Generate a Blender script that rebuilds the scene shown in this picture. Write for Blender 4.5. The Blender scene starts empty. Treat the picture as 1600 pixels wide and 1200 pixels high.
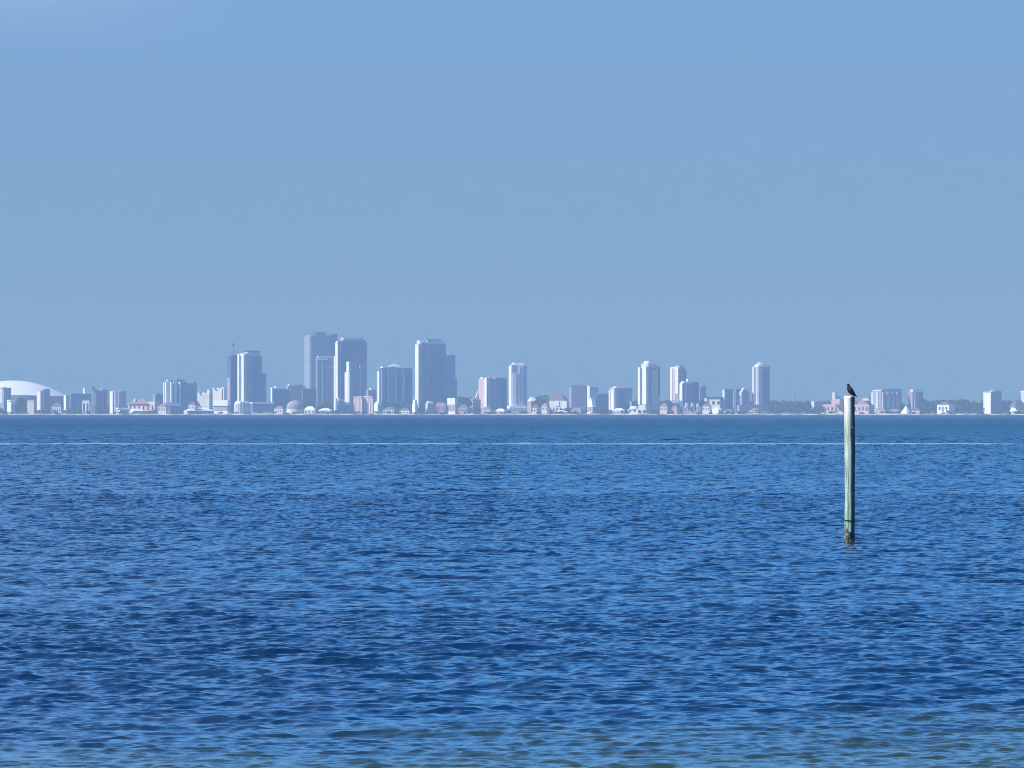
import bpy, bmesh, math, random
import numpy as np
from mathutils import Vector, Matrix, Euler
random.seed(7)
R = math.radians
C = bpy.context.scene.collection
scene = bpy.context.scene

# ------------------------------------------------------------------ scale
PX = 7.0e-5           # radians seen per unit of the plan (1600 units across the view)
CAMZ = 3.6            # eye height above the water, metres
HY = 644.9            # the level of the eye on the plan


def wx(px, D):
    return (px - 800.0) * PX * D


def wz(py, D):
    return CAMZ + (HY - py) * PX * D


# ------------------------------------------------------------------ linking
def link(name, bm_or_me, mat, parent=None, smooth=False):
    if isinstance(bm_or_me, bmesh.types.BMesh):
        me = bpy.data.meshes.new(name)
        bm_or_me.normal_update()
        bm_or_me.to_mesh(me)
        bm_or_me.free()
    else:
        me = bm_or_me
    o = bpy.data.objects.new(name, me)
    if mat is not None:
        me.materials.append(mat)
    if smooth:
        me.polygons.foreach_set('use_smooth', [True] * len(me.polygons))
    C.objects.link(o)
    if parent is not None:
        o.parent = parent
    return o


def tag(o, label=None, cat=None, group=None, kind=None):
    if label:
        o['label'] = label
    if cat:
        o['category'] = cat
    if group:
        o['group'] = group
    if kind:
        o['kind'] = kind
    return o


def thing(name, label, cat, loc=(0, 0, 0), rz=0.0, group=None):
    o = bpy.data.objects.new(name, None)
    C.objects.link(o)
    o.location = loc
    o.rotation_euler = (0, 0, rz)
    o.empty_display_size = 1.0
    return tag(o, label, cat, group)


# ------------------------------------------------------------------ mesh helpers
def add_box(bm, x0, x1, y0, y1, z0, z1):
    v = [bm.verts.new(p) for p in ((x0, y0, z0), (x1, y0, z0), (x1, y1, z0), (x0, y1, z0),
                                   (x0, y0, z1), (x1, y0, z1), (x1, y1, z1), (x0, y1, z1))]
    for f in ((0, 3, 2, 1), (4, 5, 6, 7), (0, 1, 5, 4), (1, 2, 6, 5), (2, 3, 7, 6), (3, 0, 4, 7)):
        bm.faces.new([v[i] for i in f])


def add_prism(bm, pts, z0, z1, top=None):
    """closed prism over a footprint; top = footprint at z1 when it differs"""
    top = top or pts
    a = [bm.verts.new((p[0], p[1], z0)) for p in pts]
    b = [bm.verts.new((p[0], p[1], z1)) for p in top]
    n = len(pts)
    bm.faces.new(a[::-1])
    bm.faces.new(b)
    for i in range(n):
        j = (i + 1) % n
        bm.faces.new((a[i], a[j], b[j], b[i]))


def add_tube(bm, p0, p1, r0, r1=None, n=8, cap=True):
    r1 = r0 if r1 is None else r1
    p0, p1 = Vector(p0), Vector(p1)
    d = (p1 - p0).normalized()
    a = d.orthogonal().normalized()
    b = d.cross(a)
    rings = []
    for p, r in ((p0, r0), (p1, r1)):
        rings.append([bm.verts.new(p + (a * math.cos(2 * math.pi * i / n) + b * math.sin(2 * math.pi * i / n)) * r) for i in range(n)])
    for i in range(n):
        j = (i + 1) % n
        bm.faces.new((rings[0][i], rings[0][j], rings[1][j], rings[1][i]))
    if cap:
        bm.faces.new(rings[0][::-1])
        bm.faces.new(rings[1])


def rect_pts(w, d, cx=0, cy=0, r=0.0, n=6):
    """rectangle footprint, corners rounded by r"""
    if r <= 0:
        return [(cx - w / 2, cy - d / 2), (cx + w / 2, cy - d / 2), (cx + w / 2, cy + d / 2), (cx - w / 2, cy + d / 2)]
    r = min(r, w / 2 * 0.98, d / 2 * 0.98)
    pts = []
    for (sx, sy, a0) in ((1, -1, -90), (1, 1, 0), (-1, 1, 90), (-1, -1, 180)):
        for i in range(n + 1):
            a = R(a0 + 90.0 * i / n)
            pts.append((cx + sx * (w / 2 - r) + r * math.cos(a), cy + sy * (d / 2 - r) + r * math.sin(a)))
    return pts


# ------------------------------------------------------------------ materials
def new_mat(name):
    m = bpy.data.materials.new(name)
    m.use_nodes = True
    nt = m.node_tree
    return m, nt, nt.nodes['Principled BSDF']


def N(nt, kind, **kw):
    n = nt.nodes.new(kind)
    for k, v in kw.items():
        setattr(n, k, v)
    return n


def ramp(nt, stops):
    n = N(nt, 'ShaderNodeValToRGB')
    e = n.color_ramp.elements
    while len(e) < len(stops):
        e.new(0.5)
    for el, (p, c) in zip(e, stops):
        el.position = p
        el.color = (*c, 1) if len(c) == 3 else c
    return n


def plain(name, col, rough=0.75, var=0.12, scale=0.15):
    """matt surface with soft weathering"""
    m, nt, b = new_mat(name)
    L = nt.links
    tc = N(nt, 'ShaderNodeTexCoord')
    nz = N(nt, 'ShaderNodeTexNoise')
    nz.inputs['Scale'].default_value = scale
    nz.inputs['Detail'].default_value = 5
    L.new(tc.outputs['Object'], nz.inputs['Vector'])
    lo = tuple(c * (1 - var) for c in col)
    hi = tuple(min(1, c * (1 + var)) for c in col)
    rp = ramp(nt, [(0.3, lo), (0.7, hi)])
    L.new(nz.outputs['Fac'], rp.inputs['Fac'])
    L.new(rp.outputs['Color'], b.inputs['Base Color'])
    b.inputs['Roughness'].default_value = rough
    b.inputs['Specular IOR Level'].default_value = 0.3
    return m


def facade(name, wall, glass, floor=3.6, bay=4.0, mortar=0.9, var=0.1, grough=0.15):
    """storeys of windows: glass panes set in a wall colour, on any upright face"""
    m, nt, b = new_mat(name)
    L = nt.links
    tc = N(nt, 'ShaderNodeTexCoord')
    sp = N(nt, 'ShaderNodeSeparateXYZ')
    L.new(tc.outputs['Object'], sp.inputs[0])
    ad = N(nt, 'ShaderNodeMath', operation='ADD')
    L.new(sp.outputs[0], ad.inputs[0])
    L.new(sp.outputs[1], ad.inputs[1])
    cb = N(nt, 'ShaderNodeCombineXYZ')
    L.new(ad.outputs[0], cb.inputs[0])
    L.new(sp.outputs[2], cb.inputs[1])
    br = N(nt, 'ShaderNodeTexBrick', offset=0.0, squash=1.0)
    L.new(cb.outputs[0], br.inputs['Vector'])
    br.inputs['Scale'].default_value = 1.0
    br.inputs['Brick Width'].default_value = bay
    br.inputs['Row Height'].default_value = floor
    br.inputs['Mortar Size'].default_value = mortar
    br.inputs['Mortar Smooth'].default_value = 0.0
    br.inputs['Bias'].default_value = 0.0
    g = glass
    br.inputs['Color1'].default_value = (*[c * 0.7 for c in g], 1)
    br.inputs['Color2'].default_value = (*[min(1, c * 1.9 + 0.02) for c in g], 1)
    br.inputs['Mortar'].default_value = (*wall, 1)
    nz = N(nt, 'ShaderNodeTexNoise')
    nz.inputs['Scale'].default_value = 0.05
    nz.inputs['Detail'].default_value = 4
    L.new(tc.outputs['Object'], nz.inputs['Vector'])
    rp = ramp(nt, [(0.3, (1 - var,) * 3), (0.7, (1 + var,) * 3)])
    L.new(nz.outputs['Fac'], rp.inputs['Fac'])
    mx = N(nt, 'ShaderNodeMix', data_type='RGBA', blend_type='MULTIPLY')
    mx.inputs[0].default_value = 1.0
    L.new(br.outputs['Color'], mx.inputs[6])
    L.new(rp.outputs['Color'], mx.inputs[7])
    L.new(mx.outputs[2], b.inputs['Base Color'])
    rr = N(nt, 'ShaderNodeMapRange')
    rr.inputs[3].default_value = grough
    rr.inputs[4].default_value = 0.75
    L.new(br.outputs['Fac'], rr.inputs[0])
    L.new(rr.outputs[0], b.inputs['Roughness'])
    b.inputs['Specular IOR Level'].default_value = 0.5
    return m


M = {}
M['white'] = plain('white_paint', (0.80, 0.79, 0.77), var=0.05)
M['roofwhite'] = plain('white_membrane', (0.88, 0.88, 0.87), var=0.03)
M['cream'] = plain('cream_stucco', (0.78, 0.68, 0.55), var=0.07)
M['grey'] = plain('grey_concrete', (0.42, 0.43, 0.45))
M['pale'] = plain('pale_concrete', (0.58, 0.58, 0.58))
M['slate'] = plain('slate_cladding', (0.16, 0.18, 0.22))
M['dark'] = plain('dark_metal', (0.05, 0.055, 0.065), rough=0.5)
M['black'] = plain('black_paint', (0.015, 0.016, 0.02), rough=0.5)
M['pink'] = plain('pink_stucco', (0.78, 0.50, 0.42), var=0.08)
M['mauve'] = plain('mauve_stucco', (0.40, 0.30, 0.31))
M['tile'] = plain('clay_tile', (0.30, 0.19, 0.17), var=0.2, scale=0.6)
M['shingle'] = plain('brown_shingle', (0.16, 0.12, 0.12), var=0.2, scale=0.6)
M['bluepanel'] = plain('blue_panel', (0.10, 0.16, 0.28))
M['crane'] = plain('crane_steel', (0.10, 0.09, 0.08), rough=0.5)

M['f_blue'] = facade('blue_glass_wall', (0.15, 0.23, 0.38), (0.02, 0.06, 0.17), mortar=0.5, bay=3.0)
M['f_deep'] = facade('deep_blue_glass_wall', (0.08, 0.12, 0.25), (0.012, 0.04, 0.13), mortar=0.5, bay=3.0)
M['f_grey'] = facade('grey_tower_wall', (0.30, 0.32, 0.36), (0.10, 0.13, 0.18), mortar=1.0, bay=4.2)
M['f_pale'] = facade('pale_tower_wall', (0.66, 0.66, 0.67), (0.10, 0.13, 0.18), mortar=1.2, bay=4.4)
M['f_pink'] = facade('pink_tower_wall', (0.72, 0.48, 0.42), (0.16, 0.13, 0.15), mortar=1.2, bay=4.4)
M['f_mauve'] = facade('mauve_tower_wall', (0.36, 0.31, 0.37), (0.06, 0.07, 0.12), mortar=1.1, bay=4.0)
M['f_cream'] = facade('cream_tower_wall', (0.74, 0.69, 0.60), (0.14, 0.15, 0.18), mortar=1.2, bay=4.4)
M['f_teal'] = facade('teal_glass_wall', (0.16, 0.26, 0.32), (0.03, 0.09, 0.14), mortar=0.4, bay=3.0)
M['glass'] = plain('window_glass', (0.03, 0.05, 0.08), rough=0.1, var=0.3)


def foliage(name, dark, light):
    m, nt, b = new_mat(name)
    L = nt.links
    tc = N(nt, 'ShaderNodeTexCoord')
    nz = N(nt, 'ShaderNodeTexNoise')
    nz.inputs['Scale'].default_value = 0.22
    nz.inputs['Detail'].default_value = 6
    L.new(tc.outputs['Object'], nz.inputs['Vector'])
    rp = ramp(nt, [(0.35, dark), (0.65, light)])
    L.new(nz.outputs['Fac'], rp.inputs['Fac'])
    L.new(rp.outputs['Color'], b.inputs['Base Color'])
    b.inputs['Roughness'].default_value = 0.7
    b.inputs['Specular IOR Level'].default_value = 0.2
    return m


M['leaf'] = foliage('far_foliage', (0.025, 0.045, 0.02), (0.07, 0.10, 0.04))
M['bark'] = plain('bark', (0.12, 0.09, 0.07))

# ------------------------------------------------------------------ camera
cam_d = bpy.data.cameras.new('camera')
cam = bpy.data.objects.new('camera', cam_d)
C.objects.link(cam)
cam.location = (0, 0, CAMZ)
cam.rotation_euler = (R(90) + (HY - 600) * PX, 0, 0)
cam_d.sensor_width = 36.0
cam_d.lens = 36.0 / (2 * math.tan(800 * PX))
cam_d.clip_start = 1.0
cam_d.clip_end = 80000
scene.camera = cam

# ------------------------------------------------------------------ daylight
SUN_EL, SUN_AZ = 38.0, 252.0          # azimuth clockwise from +Y
to_sun = Vector((math.sin(R(SUN_AZ)) * math.cos(R(SUN_EL)), math.cos(R(SUN_AZ)) * math.cos(R(SUN_EL)), math.sin(R(SUN_EL))))
sd = bpy.data.lights.new('sun', 'SUN')
sd.energy = 5.0
sd.angle = R(0.53)
sd.color = (1.0, 0.95, 0.88)
so = bpy.data.objects.new('sun', sd)
C.objects.link(so)
so.rotation_euler = (-to_sun).to_track_quat('-Z', 'Y').to_euler()

w = bpy.data.worlds.new('World')
scene.world = w
w.use_nodes = True
nt = w.node_tree
L = nt.links
bg = nt.nodes['Background']
tc = N(nt, 'ShaderNodeTexCoord')
sky = N(nt, 'ShaderNodeTexSky')
sky.sky_type = 'NISHITA'
sky.sun_disc = False
sky.sun_elevation = R(SUN_EL)
sky.sun_rotation = R(SUN_AZ)
sky.air_density = 1.0
sky.dust_density = 0.0
sky.ozone_density = 4.0
# clear dry air: the sky keeps its blue nearly down to the horizon
sx = N(nt, 'ShaderNodeSeparateXYZ')
L.new(tc.outputs['Generated'], sx.inputs[0])
mz = N(nt, 'ShaderNodeMapRange')
mz.inputs[1].default_value = -1.0
mz.inputs[2].default_value = 1.0
mz.inputs[3].default_value = -0.40
mz.inputs[4].default_value = 1.0
L.new(sx.outputs[2], mz.inputs[0])
cx = N(nt, 'ShaderNodeCombineXYZ')
L.new(sx.outputs[0], cx.inputs[0])
L.new(sx.outputs[1], cx.inputs[1])
L.new(mz.outputs[0], cx.inputs[2])
nrm = N(nt, 'ShaderNodeVectorMath', operation='NORMALIZE')
L.new(cx.outputs[0], nrm.inputs[0])
L.new(nrm.outputs[0], sky.inputs['Vector'])
tint = N(nt, 'ShaderNodeMix', data_type='RGBA', blend_type='MULTIPLY')
tint.inputs[0].default_value = 1.0
# deeper blue overhead; band above the view added brighter to lift water reflections
dz = N(nt, 'ShaderNodeMapRange')
dz.inputs[1].default_value = 0.0
dz.inputs[2].default_value = 0.60
L.new(sx.outputs[2], dz.inputs[0])
dp = ramp(nt, [(0.0, (1.10, 1.0, 0.70)), (0.075, (1.0, 1.07, 1.03)), (0.17, (1.15, 1.80, 1.95)), (0.34, (0.84, 1.68, 2.2)), (1.0, (0.28, 0.68, 1.1))])
L.new(dz.outputs[0], dp.inputs['Fac'])
L.new(dp.outputs['Color'], tint.inputs[7])
L.new(sky.outputs[0], tint.inputs[6])
# a faint veil of high cirrus, mostly in the upper corner
mp = N(nt, 'ShaderNodeMapping')
mp.inputs['Scale'].default_value = (24, 24, 190)
mp.inputs['Rotation'].default_value = (0, R(14), 0)
L.new(tc.outputs['Generated'], mp.inputs['Vector'])
cn = N(nt, 'ShaderNodeTexNoise')
cn.inputs['Scale'].default_value = 1.0
cn.inputs['Detail'].default_value = 4
L.new(mp.outputs[0], cn.inputs['Vector'])
cr = ramp(nt, [(0.3, (0.04, 0.04, 0.04)), (0.7, (0.17, 0.17, 0.17))])
L.new(cn.outputs['Fac'], cr.inputs['Fac'])
veil = N(nt, 'ShaderNodeMix', data_type='RGBA', blend_type='MIX')
mk = []
for ax, lo, hi in ((0, -0.022, -0.05), (2, 0.0385, 0.046)):
    k_ = N(nt, 'ShaderNodeMapRange', interpolation_type='SMOOTHSTEP')
    k_.inputs[1].default_value = lo
    k_.inputs[2].default_value = hi
    L.new(sx.outputs[ax], k_.inputs[0])
    mk.append(k_)
m1 = N(nt, 'ShaderNodeMath', operation='MULTIPLY')
L.new(mk[0].outputs[0], m1.inputs[0])
L.new(mk[1].outputs[0], m1.inputs[1])
m2 = N(nt, 'ShaderNodeMath', operation='MULTIPLY')
L.new(m1.outputs[0], m2.inputs[0])
L.new(cr.outputs['Color'], m2.inputs[1])
L.new(m2.outputs[0], veil.inputs[0])
L.new(tint.outputs[2], veil.inputs[6])
veil.inputs[7].default_value = (5.0, 5.6, 7.2, 1)
L.new(veil.outputs[2], bg.inputs['Color'])
bg.inputs['Strength'].default_value = 0.100

scene.view_settings.view_transform = 'Standard'
scene.view_settings.look = 'None'
scene.view_settings.exposure = 0.65
scene.view_settings.gamma = 1.0
scene.view_settings.use_curve_mapping = False
scene.cycles.sample_clamp_direct = 1.6
scene.cycles.pixel_filter_type = 'BLACKMAN_HARRIS'
scene.cycles.filter_width = 1.0
scene.cycles.use_denoising = True
scene.cycles.denoiser = 'OPENIMAGEDENOISE'
scene.cycles.denoising_prefilter = 'ACCURATE'
scene.cycles.denoising_input_passes = 'RGB_ALBEDO_NORMAL'
scene.cycles.volume_bounces = 1
scene.cycles.max_bounces = 6
scene.cycles.diffuse_bounces = 2
scene.cycles.glossy_bounces = 3
scene.cycles.transparent_max_bounces = 8

# ------------------------------------------------------------------ haze over the bay
HAZE = 5.6e-5
m = bpy.data.materials.new('haze')
m.use_nodes = True
nt = m.node_tree
nt.nodes.remove(nt.nodes['Principled BSDF'])
pv = N(nt, 'ShaderNodeVolumePrincipled')
pv.inputs['Color'].default_value = (0.345, 0.495, 0.66, 1)
pv.inputs['Density'].default_value = HAZE
pv.inputs['Anisotropy'].default_value = 0.0
nt.links.new(pv.outputs[0], nt.nodes['Material Output'].inputs['Volume'])
bm = bmesh.new()
add_box(bm, -5300, 5300, -650, 18700, -4.5, 215)
tag(link('haze', bm, m), kind='stuff')

# ------------------------------------------------------------------ the bay
rng = np.random.default_rng(11)


def ocean_tile(n, size, kmin, kmax, kp, direction, spread, sigma, seed):
    """random directional sea: heights and the sideways pull that sharpens crests"""
    r = np.random.default_rng(seed)
    k1 = 2 * np.pi * np.fft.fftfreq(n, size / n)
    kx, ky = np.meshgrid(k1, k1)
    k = np.hypot(kx, ky)
    k[0, 0] = 1
    th = np.arctan2(ky, kx) - direction
    D = np.where(np.cos(th) > 0, np.abs(np.cos(th)) ** spread, 0) + 0.03
    S = k ** -4.0 * np.exp(-1.25 * (kp / k) ** 2) * D
    S *= (k > kmin) & (k < kmax)
    S[0, 0] = 0
    h = (r.standard_normal((n, n)) + 1j * r.standard_normal((n, n))) * np.sqrt(S)
    H = np.fft.ifft2(h).real
    s = sigma / H.std()
    h = h * s
    H = H * s
    X = np.fft.ifft2(1j * kx / k * h).real
    Y = np.fft.ifft2(1j * ky / k * h).real
    return H, X, Y, size


def sample(t, x, y):
    H, X, Y, size = t
    n = H.shape[0]
    u = (x / size * n) % n
    v = (y / size * n) % n
    i0 = np.floor(u).astype(np.int64) % n
    j0 = np.floor(v).astype(np.int64) % n
    i1, j1 = (i0 + 1) % n, (j0 + 1) % n
    a, b = u - np.floor(u), v - np.floor(v)
    return [F[j0, i0] * (1 - a) * (1 - b) + F[j0, i1] * a * (1 - b) + F[j1, i0] * (1 - a) * b + F[j1, i1] * a * b for F in (H, X, Y)]


TWO = 2 * math.pi
WDIR = R(-97)
LEAN = 1.15          # crests lean the way the wind pushes them: steep fronts, long backs
chop = ocean_tile(1024, 96.0, 0.5, TWO / 0.5, TWO / 2.1, WDIR, 3.0, 0.024, 17)
ripple = ocean_tile(512, 24.7, TWO / 0.5, TWO / 0.12, TWO / 0.7, R(-84), 1.8, 0.0078, 5)
gust = ocean_tile(256, 900.0, TWO / 500, TWO / 18, TWO / 130, R(-90), 0.0, 1.0, 8)


def wave_patch(xs, ys, fine, amp=1.0, lift=0.0, jit=0.0):
    x, y = np.meshgrid(xs, ys)
    x = x.ravel()
    y = y.ravel()
    h, dx, dy = sample(chop, x, y)
    g = sample(gust, x * 2.2, y)[0]                       # puffs of wind: rougher and smoother patches
    a = amp * np.clip(1.0 + 0.02 * g, 0.45, 1.6)
    a = a * np.clip(0.45 + (y - 93) / 42.0, 0.45, 1.0)     # flatter over the sand bar
    if fine:
        h2, dx2, dy2 = sample(ripple, x * 0.995 + y * 0.1, y * 0.995 - x * 0.1)
        r = fine * np.clip(1 + 0.05 * g, 0.5, 1.5)
        h, dx, dy = h * a + h2 * r, dx * a + dx2 * r, dy * a + dy2 * r
    else:
        h, dx, dy = h * a, dx * a, dy * a
    if jit:
        x = x + rng.uniform(-jit, jit, x.size) * np.gradient(xs)[0]
        y = y + rng.uniform(-jit, jit, y.size) * np.repeat(np.gradient(ys), len(xs))
        h, dx, dy = [c * a for c in sample(chop, x, y)]
    co = np.empty((x.size, 3), np.float32)
    co[:, 0] = x + 1.0 * dx
    co[:, 1] = y + 1.0 * dy - LEAN * h
    co[:, 2] = h + lift
    nx, ny = len(xs), len(ys)
    idx = np.arange(nx * ny, dtype=np.int32).reshape(ny, nx)
    q = np.stack([idx[:-1, :-1], idx[:-1, 1:], idx[1:, 1:], idx[1:, :-1]], -1).reshape(-1, 4)
    return co, q


def geo(a, b, d0, ratio):
    out = [a]
    d = d0
    while out[-1] < b:
        out.append(out[-1] + d)
        d *= ratio
    return np.array(out)


pieces = [
    wave_patch(np.arange(-20, 20, 0.04), np.arange(84, 165.2, 0.075), 1.0),
    wave_patch(np.arange(-34, 34, 0.06), np.arange(164.6, 400.5, 0.14), 1.0),
    wave_patch(np.arange(-60, 60, 0.14), np.arange(399.5, 700.6, 0.36), 0.0, 1.3, 0, .35),
    wave_patch(np.arange(-95, 95, 0.22), np.arange(699.5, 1200.8, 0.6), 0.0, 1.6, 0, .4),
    wave_patch(np.arange(-320, 320, 1.1), geo(1199, 3600, 0.9, 1.0012), 0.0, 2.4, 0, .4),
    wave_patch(np.arange(-1150, 1150, 4.0), geo(3590, 14990, 2.5, 1.0035), 0.0, 3.0, 0, .4),
    wave_patch(np.arange(-5200, 5201, 400.0), np.arange(-600, 15001, 400.0), 0.0, 0.0, -0.42),
]
cos, qs, off = [], [], 0
for co, q in pieces:
    cos.append(co)
    qs.append(q + off)
    off += len(co)
co = np.concatenate(cos)
q = np.concatenate(qs).astype(np.int32)
me = bpy.data.meshes.new('water')
me.vertices.add(len(co))
me.vertices.foreach_set('co', co.ravel())
me.loops.add(q.size)
me.loops.foreach_set('vertex_index', q.ravel())
me.polygons.add(len(q))
me.polygons.foreach_set('loop_start', np.arange(0, q.size, 4, dtype=np.int32))
me.polygons.foreach_set('use_smooth', np.ones(len(q), dtype=bool))
me.update(calc_edges=True)
print('water verts', len(co))

m, nt, b = new_mat('bay_water')
L = nt.links
tc = N(nt, 'ShaderNodeTexCoord')
sp = N(nt, 'ShaderNodeSeparateXYZ')
L.new(tc.outputs['Object'], sp.inputs[0])
# sandy shallows near the camera's shore, deep water beyond
nz = N(nt, 'ShaderNodeTexNoise')
nz.inputs['Scale'].default_value = 0.16
nz.inputs['Detail'].default_value = 3
L.new(tc.outputs['Object'], nz.inputs['Vector'])
wob = N(nt, 'ShaderNodeMath', operation='MULTIPLY_ADD')
L.new(nz.outputs['Fac'], wob.inputs[0])
wob.inputs[1].default_value = 22.0
xo = N(nt, 'ShaderNodeMath', operation='MULTIPLY_ADD')
L.new(sp.outputs[0], xo.inputs[0])
xo.inputs[1].default_value = -0.9
L.new(sp.outputs[1], xo.inputs[2])
L.new(xo.outputs[0], wob.inputs[2])
mr = N(nt, 'ShaderNodeMapRange', interpolation_type='SMOOTHSTEP')
mr.inputs[1].default_value = 101.0
mr.inputs[2].default_value = 122.0
L.new(wob.outputs[0], mr.inputs[0])
shal = N(nt, 'ShaderNodeMix', data_type='RGBA')
L.new(mr.outputs[0], shal.inputs[0])
shal.inputs[6].default_value = (0.026, 0.048, 0.034, 1)
shal.inputs[7].default_value = (0.0032, 0.025, 0.072, 1)
far = N(nt, 'ShaderNodeMapRange')
far.inputs[1].default_value = 300.0
far.inputs[2].default_value = 1500.0
L.new(sp.outputs[1], far.inputs[0])
deep = N(nt, 'ShaderNodeMix', data_type='RGBA')
L.new(far.outputs[0], deep.inputs[0])
L.new(shal.outputs[2], deep.inputs[6])
deep.inputs[7].default_value = (0.003, 0.044, 0.090, 1)
L.new(deep.outputs[2], b.inputs['Base Color'])
ro = N(nt, 'ShaderNodeMapRange')
ro.inputs[1].default_value = 250.0
ro.inputs[2].default_value = 2600.0
ro.inputs[3].default_value = 0.10
ro.inputs[4].default_value = 0.46
L.new(sp.outputs[1], ro.inputs[0])
L.new(ro.outputs[0], b.inputs['Roughness'])
b.inputs['IOR'].default_value = 1.333
mp = N(nt, 'ShaderNodeMapping')
mp.inputs['Scale'].default_value = (5.0, 10.0, 5.0)
L.new(tc.outputs['Object'], mp.inputs['Vector'])
n1 = N(nt, 'ShaderNodeTexNoise')
n1.inputs['Scale'].default_value = 1.0
n1.inputs['Detail'].default_value = 3
L.new(mp.outputs[0], n1.inputs['Vector'])
bp = N(nt, 'ShaderNodeBump')
bp.inputs['Strength'].default_value = 0.5
bp.inputs['Distance'].default_value = 0.025
L.new(n1.outputs['Fac'], bp.inputs['Height'])
L.new(bp.outputs[0], b.inputs['Normal'])
tag(link('water', me, m), kind='structure')

# the thin broken wash that crosses the whole view
FD = CAMZ / ((695.0 - HY) * PX)
xs = np.arange(-190, 190, 0.25)
ph = rng.uniform(0, 6.28, 12)
fr = rng.uniform(0.02, 0.9, 12)
env = sum(np.sin(xs * f + p) for f, p in zip(fr, ph)) / 4.2
env2 = sum(np.sin(xs * f * 2.7 + p * 2) for f, p in zip(fr, ph)) / 4.2
cy = FD + 2.2 * np.sin(xs * 0.017 + 1) + 0.8 * env2
top = 0.105 + 0.05 * env + 0.03 * env2
prof = [(-2.2, -0.25), (-1.0, 0.35), (-0.35, 0.85), (0.2, 1.0), (0.9, 0.4), (2.2, -0.4)]
bm = bmesh.new()
prev = None
for i in range(len(xs)):
    ring = [bm.verts.new((xs[i], cy[i] + dy, 0.06 + top[i] * s + rng.normal(0, 0.008))) for dy, s in prof]
    if prev:
        for a in range(len(prof) - 1):
            bm.faces.new((prev[a], ring[a], ring[a + 1], prev[a + 1]))
    prev = ring
m, nt, b = new_mat('wash_foam')
tc = N(nt, 'ShaderNodeTexCoord')
nz = N(nt, 'ShaderNodeTexNoise')
nz.inputs['Scale'].default_value = 0.5
nz.inputs['Detail'].default_value = 6
nt.links.new(tc.outputs['Object'], nz.inputs['Vector'])
rp = ramp(nt, [(0.34, (0.10, 0.18, 0.25)), (0.62, (0.20, 0.30, 0.39))])
nt.links.new(nz.outputs['Fac'], rp.inputs['Fac'])
nt.links.new(rp.outputs['Color'], b.inputs['Base Color'])
b.inputs['Roughness'].default_value = 0.5
tag(link('foam', bm, m, smooth=True), kind='stuff')

# ------------------------------------------------------------------ the piling
PD = 250.0
U = PX * PD
pile_x = wx(1328.2, PD)
TOPZ = wz(619.6, PD)
pile = thing('wooden_piling', 'lone weathered wooden piling standing in the blue water with a bird on top', 'piling', (pile_x, PD, 0))

m, nt, b = new_mat('weathered_piling_wood')
L = nt.links
tc = N(nt, 'ShaderNodeTexCoord')
sp = N(nt, 'ShaderNodeSeparateXYZ')
L.new(tc.outputs['Object'], sp.inputs[0])
mp = N(nt, 'ShaderNodeMapping')
mp.inputs['Scale'].default_value = (26, 26, 1.3)
L.new(tc.outputs['Object'], mp.inputs['Vector'])
g = N(nt, 'ShaderNodeTexNoise')
g.inputs['Scale'].default_value = 1.0
g.inputs['Detail'].default_value = 7
g.inputs['Roughness'].default_value = 0.65
L.new(mp.outputs[0], g.inputs['Vector'])
wood = ramp(nt, [(0.32, (0.06, 0.065, 0.045)), (0.43, (0.22, 0.28, 0.21)), (0.58, (0.41, 0.50, 0.43)), (0.78, (0.60, 0.63, 0.57))])
L.new(g.outputs['Fac'], wood.inputs['Fac'])
# greener towards the water, bleached with droppings near the top
zr = N(nt, 'ShaderNodeMapRange')
zr.inputs[1].default_value = 2.9
zr.inputs[2].default_value = 3.7
wb = N(nt, 'ShaderNodeMath', operation='MULTIPLY_ADD')
L.new(g.outputs['Fac'], wb.inputs[0])
wb.inputs[1].default_value = 1.6
L.new(sp.outputs[2], wb.inputs[2])
zr.inputs[1].default_value = 3.7
zr.inputs[2].default_value = 4.6
zr.inputs[4].default_value = 0.85
L.new(wb.outputs[0], zr.inputs[0])
dr = N(nt, 'ShaderNodeMix', data_type='RGBA')
L.new(zr.outputs[0], dr.inputs[0])
L.new(wood.outputs['Color'], dr.inputs[6])
dr.inputs[7].default_value = (0.66, 0.64, 0.58, 1)
gr = N(nt, 'ShaderNodeMapRange')
gr.inputs[1].default_value = 1.6
gr.inputs[2].default_value = 0.9
gr.inputs[4].default_value = 0.55
L.new(sp.outputs[2], gr.inputs[0])
gm = N(nt, 'ShaderNodeMix', data_type='RGBA', blend_type='MULTIPLY')
L.new(gr.outputs[0], gm.inputs[0])
L.new(dr.outputs[2], gm.inputs[6])
gm.inputs[7].default_value = (0.55, 0.95, 0.62, 1)
# shade of the side away from the sun painted dark brown, wandering edge
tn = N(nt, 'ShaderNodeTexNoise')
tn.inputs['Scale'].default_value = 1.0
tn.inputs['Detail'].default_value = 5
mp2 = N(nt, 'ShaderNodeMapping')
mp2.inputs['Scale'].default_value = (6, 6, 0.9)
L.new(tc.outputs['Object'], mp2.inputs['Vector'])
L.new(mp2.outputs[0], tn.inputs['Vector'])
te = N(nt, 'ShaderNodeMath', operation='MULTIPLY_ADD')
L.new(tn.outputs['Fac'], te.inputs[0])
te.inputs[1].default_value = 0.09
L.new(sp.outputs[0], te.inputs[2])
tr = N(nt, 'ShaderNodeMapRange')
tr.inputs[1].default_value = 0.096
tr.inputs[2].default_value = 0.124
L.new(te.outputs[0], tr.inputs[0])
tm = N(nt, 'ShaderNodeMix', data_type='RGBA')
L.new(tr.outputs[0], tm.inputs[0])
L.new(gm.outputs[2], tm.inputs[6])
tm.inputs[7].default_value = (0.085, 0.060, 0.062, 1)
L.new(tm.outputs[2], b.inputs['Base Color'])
b.inputs['Roughness'].default_value = 0.8
b.inputs['Specular IOR Level'].default_value = 0.2
bp = N(nt, 'ShaderNodeBump')
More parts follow.
